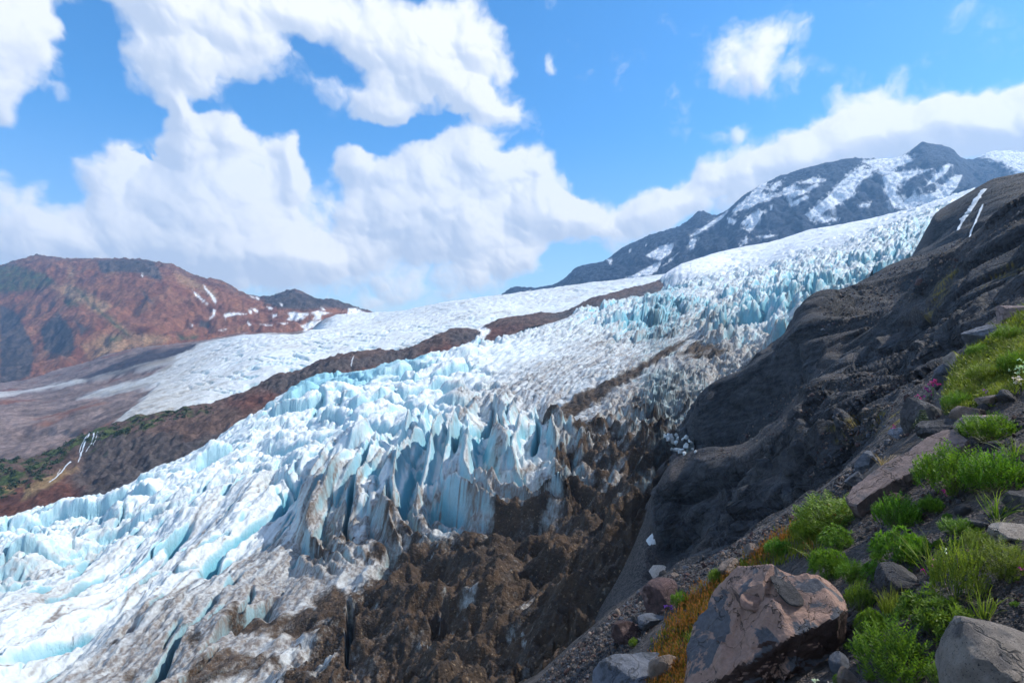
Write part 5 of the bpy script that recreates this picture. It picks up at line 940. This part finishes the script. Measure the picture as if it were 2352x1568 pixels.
BANK = [(2172, 955), (2166, 905), (2200, 840), (2240, 795), (2300, 752), (2360, 700), (2365, 885), (2290, 918), (2220, 948)]
RUST = [(1470, 1600), (1500, 1500), (1528, 1440), (1590, 1368), (1640, 1332), (1740, 1266), (1800, 1222), (1860, 1175), (1945, 1150), (1955, 1185), (1880, 1255), (1780, 1300), (1710, 1330), (1690, 1360), (1640, 1450), (1600, 1500), (1590, 1600)]
def scatter(P, n, jit=10):
    xs = [p[0] for p in P]; ys = [p[1] for p in P]; k = 0
    while k < n:
        X, Y = random.uniform(min(xs), max(xs)), random.uniform(min(ys), max(ys))
        if not in_poly(X + random.gauss(0, jit), Y + random.gauss(0, jit), P): continue
        k += 1; q = hit(X, Y, (slope_o, cliff_o))
        if q: yield X, Y, q[0], q[1]
def grasses():
    random.seed(9); g = MB()
    for X, Y, p, n in scatter(BANK, 5200, 6):
        s = p.y / K; L = random.uniform(10, 24) * s * (0.7 + 0.8 * max(0, mnoise.noise(Vector((X * .02, Y * .02, 0))) + .5)); d = (Vector((random.uniform(-.5, .3), random.uniform(-.4, .4), 1))).normalized()
        blade(g, p - Vector((0, 0, .01)), d, L, 1.0 * s, random.uniform(0.1, 0.6), min(1, max(0, 0.45 + random.uniform(-.25, .25) + 0.9 * mnoise.noise(Vector((X * .045, Y * .045, 3))))), (0, 0, 0.15, random.random() * 0.7))
    for X, Y, p, n in scatter(BANK, 900, 4):                      # low leafy cover between the blades
        s = p.y / K
        for k in range(5): leaflet(g, p + Vector((random.gauss(0, 4), random.gauss(0, 4), 2)) * s, Vector((random.gauss(0, 1), random.gauss(0, 1), 1)).normalized(), random.uniform(5, 10) * s, 1.8 * s, random.random())
    o = link('grass', g.mesh('grass', LEAF['grass'])); o['kind'] = 'stuff'; o['label'] = 'bright green grass covering the bank by the right edge'
    g = MB()
    for X, Y, p, n in scatter(RUST, 6800, 7):
        s = p.y / K; green = mnoise.noise(Vector((X * .018, Y * .018, 7))) + 0.9 * max(0, (X - 1730) / 200) - 0.25; rusty = random.random() > 0.48 + 1.5 * green
        L = random.uniform(9, 19) * s; d = Vector((random.uniform(-.35, .25), random.uniform(-.3, .3), 1)).normalized()
        blade(g, p - Vector((0, 0, .005)), d, L, 1.15 * s, random.uniform(0, 0.25), random.random(), (0, 0.25, 0.8, 1) if rusty else (0, 0, 0, 0.1))
        if rusty and random.random() < 0.6: leaflet(g, p + d * L * 0.8, d, 6 * s, 1.9 * s, random.random(), 1.0)
    o = link('rusty_grass', g.mesh('rusty_grass', LEAF['rust'])); o['kind'] = 'stuff'; o['label'] = 'low rust coloured and green grass beside the large boulder'
    # tall tufts
    for i, (lb, X, Y, w, L) in enumerate([('tall tuft of arching green grass below the mounded clump', 2288, 1170, 50, 95), ('thin dry grass stalks left of the long slab', 2028, 1050, 30, 50), ('arching grass tuft on the right edge below the rock pile', 2330, 1030, 50, 70), ('grass tuft rising from the corner above the pale boulder', 2260, 1400, 60, 110), ('sparse grass stalks over the gravel above the boulder', 1880, 1275, 60, 70), ('grass tuft on the shelf above the blue grey slab', 1590, 1450, 34, 34), ('bleached dry tuft of grass below the tall grass', 2296, 1190, 36, 34), ('long thin stalks beside the tall straggly clump', 2140, 1300, 50, 120)]):
        q = hit(X, Y + 20, GROUND)
        if not q: continue
        p, n = q; s = p.y / K; m = MB()
        for k in range(46 if w > 34 else 24):
            a = random.uniform(0, 6.28); f = Vector((math.cos(a), math.sin(a), 0)) * random.random() * w * 0.25 * s
            blade(m, f, (f * 1.6 / (w * .25 * s) * 0.5 + Vector((0, 0, 1))).normalized(), L * s * random.uniform(0.5, 1.1), 0.8 * s, random.uniform(0.2, 0.9), random.random(), (0, 0, 0.2, random.random()))
        tag(link('grass_tuft', m.mesh('grass_tuft', LEAF['dry' if 'dry' in lb else 'grass']), None, p), lb, 'grass', 'grass tufts')
grasses()
def flowers():
    random.seed(11)
    L = [('magenta', 'tall magenta flower spike on the edge above the gravel, highest of its stand', 2143, 880, 60, 12), ('magenta', 'magenta flower spike left of the highest one above the gravel', 2130, 896, 48, 9), ('magenta', 'low magenta flower spike at the left of the stand above the gravel', 2104, 916, 40, 7), ('magenta', 'magenta flower left of the flat pale rock', 2052, 982, 28, 4), ('magenta', 'magenta flower beside the end of the long slab', 2128, 1093, 34, 4), ('magenta', 'pair of pink flowers on the broad clump under the slab', 2202, 1094, 26, 5), ('magenta', 'pink flower in front of the broad clump under the slab', 2166, 1132, 26, 5),
         ('magenta', 'bright pink flower left of the tall straggly clump', 2140, 1291, 40, 5), ('magenta', 'pink flower lowest beside the tall straggly clump', 2116, 1308, 30, 3), ('magenta', 'pink flower on the right edge in the bushy clump', 2340, 1302, 40, 4), ('violet', 'violet flower head in front of the dark angular boulder', 1536, 1390, 30, 6), ('violet', 'violet flower head right of the dark angular boulder', 1561, 1372, 26, 5), ('violet', 'pale violet flower on the grassy bank near the rock pile', 2262, 898, 20, 4),
         ('white', 'white flower cluster on the grassy bank at the right edge', 2344, 846, 50, 26), ('white', 'small white flowers lower on the grassy bank edge', 2330, 872, 36, 14), ('white', 'white blossom at the bottom edge in front of the large boulder', 1866, 1556, 34, 5), ('white', 'second white blossom at the bottom edge, right of the first', 1898, 1562, 30, 4), ('white', 'white flowers beside the conifer seedling', 2118, 1000, 24, 10), ('white', 'white tipped stalk above the straggly clump', 2160, 1258, 50, 4), ('magenta', 'small pink flower high on the straggly clump', 2228, 1264, 40, 3)]
    for col, lb, X, Y, stalk, n in L:
        q = hit(X, Y + stalk * 0.6, GROUND)
        if not q: continue
        p, nn = q; s = p.y / K; o = empty('wild_flower', p); st, pt = MB(), MB(); spread = 7 if n < 20 else 16
        top = Vector((((X - CX) / K) * p.y - p.x, -0.02, ((CY - Y) / K) * p.y - p.z))
        for k in range(max(1, n // 3)):
            e = top + Vector((random.gauss(0, spread * .6), random.gauss(0, spread * .4), random.gauss(0, spread * .5))) * s; sx, up = perp(e.normalized()); st.poly([-sx * .8 * s, sx * .8 * s, e + sx * .5 * s, e - sx * .5 * s], random.random())
        for k in range(n):
            c = top + Vector((random.gauss(0, spread), random.gauss(0, spread * .5), random.gauss(0, spread * .9))) * s * 0.7
            for j in range(6): leaflet(pt, c, Vector((random.gauss(0, 1), random.gauss(0, 1), random.gauss(.3, .8))).normalized(), 4.6 * s, 1.8 * s, random.random())
        link('stalk', st.mesh('stalk', LEAF['stem']), o); link('petal', pt.mesh('petal', LEAF[col]), o); tag(o, lb, 'flower', 'wild flowers')
flowers()
def conifer():
    p, n = hit(2119, 992, GROUND); s = p.y / K; o = empty('conifer_seedling', p); m, tr = MB(), MB(); H = 54 * s
    for a in range(6): t = a * 1.047; tr.poly([Vector((math.cos(t), math.sin(t), 0)) * 1.6 * s, Vector((math.cos(t + 1.047), math.sin(t + 1.047), 0)) * 1.6 * s, Vector((0, 0, H))], random.random())
    for lv in range(9):
        z = H * (0.08 + lv * 0.1); R = 24 * s * (1 - lv / 10)
        for k in range(7):
            a = k * 0.9 + lv; d = Vector((math.cos(a), math.sin(a), 0.25)).normalized(); sx, up = perp(d)
            for j in range(9):
                f = j / 9
                for sg in (-1, 1): leaflet(m, Vector((0, 0, z)) + d * R * f, (d * 0.6 + sx * sg + up * random.uniform(-.2, .5)).normalized(), 5.5 * s * (1.1 - .5 * f), 0.9 * s, random.random())
    link('trunk', tr.mesh('trunk', LEAF['stem']), o); link('crown', m.mesh('crown', LEAF['needle']), o); tag(o, 'small dark green conifer seedling behind the long slab', 'seedling')
conifer()
print('plants', round(time.time() - T0, 1))

# ------------------------------------------------------------------ far shrubs, water, ice blocks, snow remnants
def far_shrubs():
    random.seed(21); m = MB(); regs = [([(-20, 1050), (60, 1035), (180, 990), (260, 972), (340, 982), (240, 1010), (150, 1045), (110, 1085), (30, 1120), (-20, 1150)], 620, 1.0), ([(290, 966), (350, 948), (440, 940), (470, 955), (380, 968), (320, 985)], 90, 0.8), ([(420, 940), (480, 930), (490, 950), (430, 955)], 24, .8), ([(-20, 1120), (60, 1090), (120, 1090), (60, 1125), (-20, 1160)], 90, .7)]
    for P, n, sc in regs:
        for X, Y, p, nn in scatter_on(P, n, moraine_o):
            s = p.y / K; r = random.uniform(2.2, 5.2) * s * sc
            for k in range(26):
                d = Vector((random.gauss(0, 1), random.gauss(0, 1), abs(random.gauss(0.2, .8)))).normalized(); c = p + Vector((d.x * r, d.y * r, d.z * r * 0.9)) * random.uniform(.5, 1); leaflet(m, c, Vector((random.gauss(0, 1), random.gauss(0, 1), random.gauss(0, 1))).normalized(), r * 0.9, r * 0.3, random.random())
    o = link('shrubs', m.mesh('shrubs', LEAF['shrub'])); o['kind'] = 'stuff'; o['label'] = 'dark green scrub growing along the far moraine'
def scatter_on(P, n, ob):
    xs = [p[0] for p in P]; ys = [p[1] for p in P]
    for k in range(n * 2):
        X, Y = random.uniform(min(xs), max(xs)), random.uniform(min(ys), max(ys))
        if not in_poly(X, Y, P) or mnoise.noise(Vector((X * .03, Y * .05, 1))) < -0.15: continue
        q = hit(X, Y, (ob,))
        if q: yield X, Y, q[0], q[1]
far_shrubs()
def water_material():
    m, t, b = new_mat('white_water', 0.35, 0.5); p = pos(t); t.put(b.inputs['Base Color'], t.mix(t.ramp(t.noise(t.v('MULTIPLY', p, (1, 1, 0.15)), 0.8, 5, 0.6), 0.35, 0.65), (0.55, 0.62, 0.68), (0.86, 0.88, 0.9))); return m
WATER = water_material()
def waterfall(label, strands, ob):
    o = None; V, F = [], []
    for line, w0, w1 in strands:
        pts = []
        for i in range(len(line) - 1):
            for k in range(6):
                f = k / 6; pts.append((line[i][0] + (line[i + 1][0] - line[i][0]) * f, line[i][1] + (line[i + 1][1] - line[i][1]) * f))
        pts.append(line[-1]); base = len(V); n = len(pts); good = []
        for i, (X, Y) in enumerate(pts):
            q = hit(X, Y, (ob,))
            if not q: continue
            w = (w0 + (w1 - w0) * i / n) * random.uniform(0.6, 1.3); p, nn = q; s = p.y / K; side = Vector((1, -0.3, 0.2)).normalized() * w * s * 0.5; c = p + nn * 0.6 * s + Vector((random.uniform(-1, 1) * .8 * s, 0, 0)); good.append((c - side, c + nn * w * 0.18 * s, c + side))
        base = len(V)
        for g in good: V += list(g)
        for i in range(len(good) - 1):
            for j in (0, 1): a = base + i * 3 + j; F.append([a, a + 1, a + 4, a + 3])
    if not V: return
    o0 = sum((Vector(v) for v in V), Vector()) / len(V)
    tag(link('waterfall', mesh_of('waterfall', [Vector(v) - o0 for v in V], F, WATER, True), None, o0), label, 'waterfall')
waterfall('branching white waterfall over the dark rock step at the far left', [([(208, 992), (198, 1008), (190, 1030), (184, 1048), (178, 1062)], 7, 5), ([(216, 994), (212, 1012), (204, 1026), (196, 1038)], 6, 4), ([(224, 992), (220, 1008), (214, 1022)], 4, 2), ([(200, 1000), (188, 1020), (182, 1040)], 3, 3)], moraine_o)
waterfall('narrow white cascade lower left of the branching waterfall', [([(162, 1060), (150, 1072), (140, 1085), (126, 1098), (112, 1108)], 7, 6), ([(138, 1078), (130, 1092)], 3, 2)], moraine_o)
waterfall('thin waterfall on the brown moraine wall in the middle distance', [([(812, 818), (808, 828), (806, 842)], 3, 3)], moraine_o)
waterfall('tall white waterfall down the dark cliff at the upper right', [([(2262, 437), (2250, 452), (2238, 472), (2226, 490), (2214, 505)], 16, 20), ([(2224, 490), (2210, 512), (2200, 530)], 10, 6), ([(2258, 470), (2246, 500), (2234, 525), (2228, 545)], 5, 5)], cliff_o)
def ice_blocks():
    random.seed(31); m, t, b = new_mat('fallen_ice', 0.45, 0.35); p = t.node('ShaderNodeTexCoord').outputs['Object']; t.put(b.inputs['Base Color'], t.mix(t.noise(p, 1.5, 4), (0.40, 0.45, 0.48), (0.72, 0.76, 0.78)))
    ms = [mesh_of('ice_block', *rock_shape(500 + i, 2, nplanes=9, rough=0.04, freq=2), m) for i in range(5)]
    for k in range(46):
        X, Y = random.uniform(1528, 1600), random.uniform(1000, 1050)
        if not in_poly(X, Y, [(1520, 1000), (1565, 985), (1590, 1010), (1606, 1040), (1590, 1052), (1535, 1045)]): continue
        q = hit(X, Y, (glacier_o, cliff_o)); s = q[0].y / K; r = random.uniform(2.5, 8) * s
        tag(link('ice_block', ms[k % 5], None, q[0] + Vector((0, 0, r * .4)), (random.random() * 6, random.random() * 6, 0), (r, r * .8, r * .7)), 'white block of fallen ice in the rubble heap at the foot of the dark cliff', 'ice block', 'fallen ice blocks')
    for k, (pts, ob, lb) in enumerate([([(1485, 1238), (1500, 1222), (1509, 1225), (1506, 1250), (1492, 1256)], (glacier_o, cliff_o), 'white snow remnant wedged against the near cliff'), ([(1490, 1310), (1500, 1296), (1528, 1297), (1543, 1308), (1530, 1322), (1500, 1330)], (glacier_o, cliff_o), 'grey pitted snow patch in the hollow below the near cliff')]):
        cx, cy_ = sum(q[0] for q in pts) / len(pts), sum(q[1] for q in pts) / len(pts); c = hit(cx, cy_, ob)
        if not c: continue
        V, F = [], []; n = len(pts) * 4; ring = [(pts[i // 4][0] + (pts[(i // 4 + 1) % len(pts)][0] - pts[i // 4][0]) * (i % 4) / 4, pts[i // 4][1] + (pts[(i // 4 + 1) % len(pts)][1] - pts[i // 4][1]) * (i % 4) / 4) for i in range(n)]
        s = c[0].y / K; nn = Vector((-0.1, -0.5, 0.85)).normalized()
        def pl(X, Y): d = Vector(((X - CX) / K, 1, (CY - Y) / K)); return d * (c[0].dot(nn) / d.dot(nn))
        for f, up in ((0, 2.5), (0.5, 2.2), (0.85, 1.2), (1.0, -0.5), (1.02, -9)):
            for q in ring: rg = 1 + 0.08 * mnoise.noise(Vector((q[0] * .11, q[1] * .11, k + 4))); X, Y = cx + (q[0] - cx) * f * rg, cy_ + (q[1] - cy_) * f * rg; V.append(pl(X, Y) + nn * (up + 1.5 * mnoise.noise(Vector((X * .2, Y * .2, k)))) * s - c[0])
        for j in range(4):
            for i in range(n): F.append([j * n + i, (j + 1) * n + i, (j + 1) * n + (i + 1) % n, j * n + (i + 1) % n])
        tag(link('snow_patch', mesh_of('snow_patch', V, F, m if k == 0 else MAT['pale'], True), None, c[0]), lb, 'snow')
ice_blocks()
print('objects', round(time.time() - T0, 1))
#@@END
#@@HAZE
def haze():
    me = bpy.data.meshes.new('haze'); x0, x1, y0, y1, z0, z1 = -7000, 7000, -300, 6200, -420, 1800
    v = [(x, y, z) for x in (x0, x1) for y in (y0, y1) for z in (z0, z1)]
    me.from_pydata(v, [], [(0, 1, 3, 2), (4, 6, 7, 5), (0, 4, 5, 1), (2, 3, 7, 6), (0, 2, 6, 4), (1, 5, 7, 3)]); me.update()
    m = bpy.data.materials.new('haze_air'); m.use_nodes = True; t = NT(m.node_tree); t.n.clear()
    o = t.node('ShaderNodeOutputMaterial'); p = t.node('ShaderNodeVolumePrincipled'); p.inputs['Color'].default_value = (0.29, 0.58, 1.0, 1); p.inputs['Density'].default_value = 7.5e-5; p.inputs['Anisotropy'].default_value = 0.2
    t.l.new(p.outputs[0], o.inputs['Volume']); me.materials.append(m)
    ob = bpy.data.objects.new('haze', me); COL.objects.link(ob); ob['kind'] = 'stuff'; ob['label'] = 'pale blue haze in the air of the valley'
haze()
print('script', round(time.time() - T0, 1))
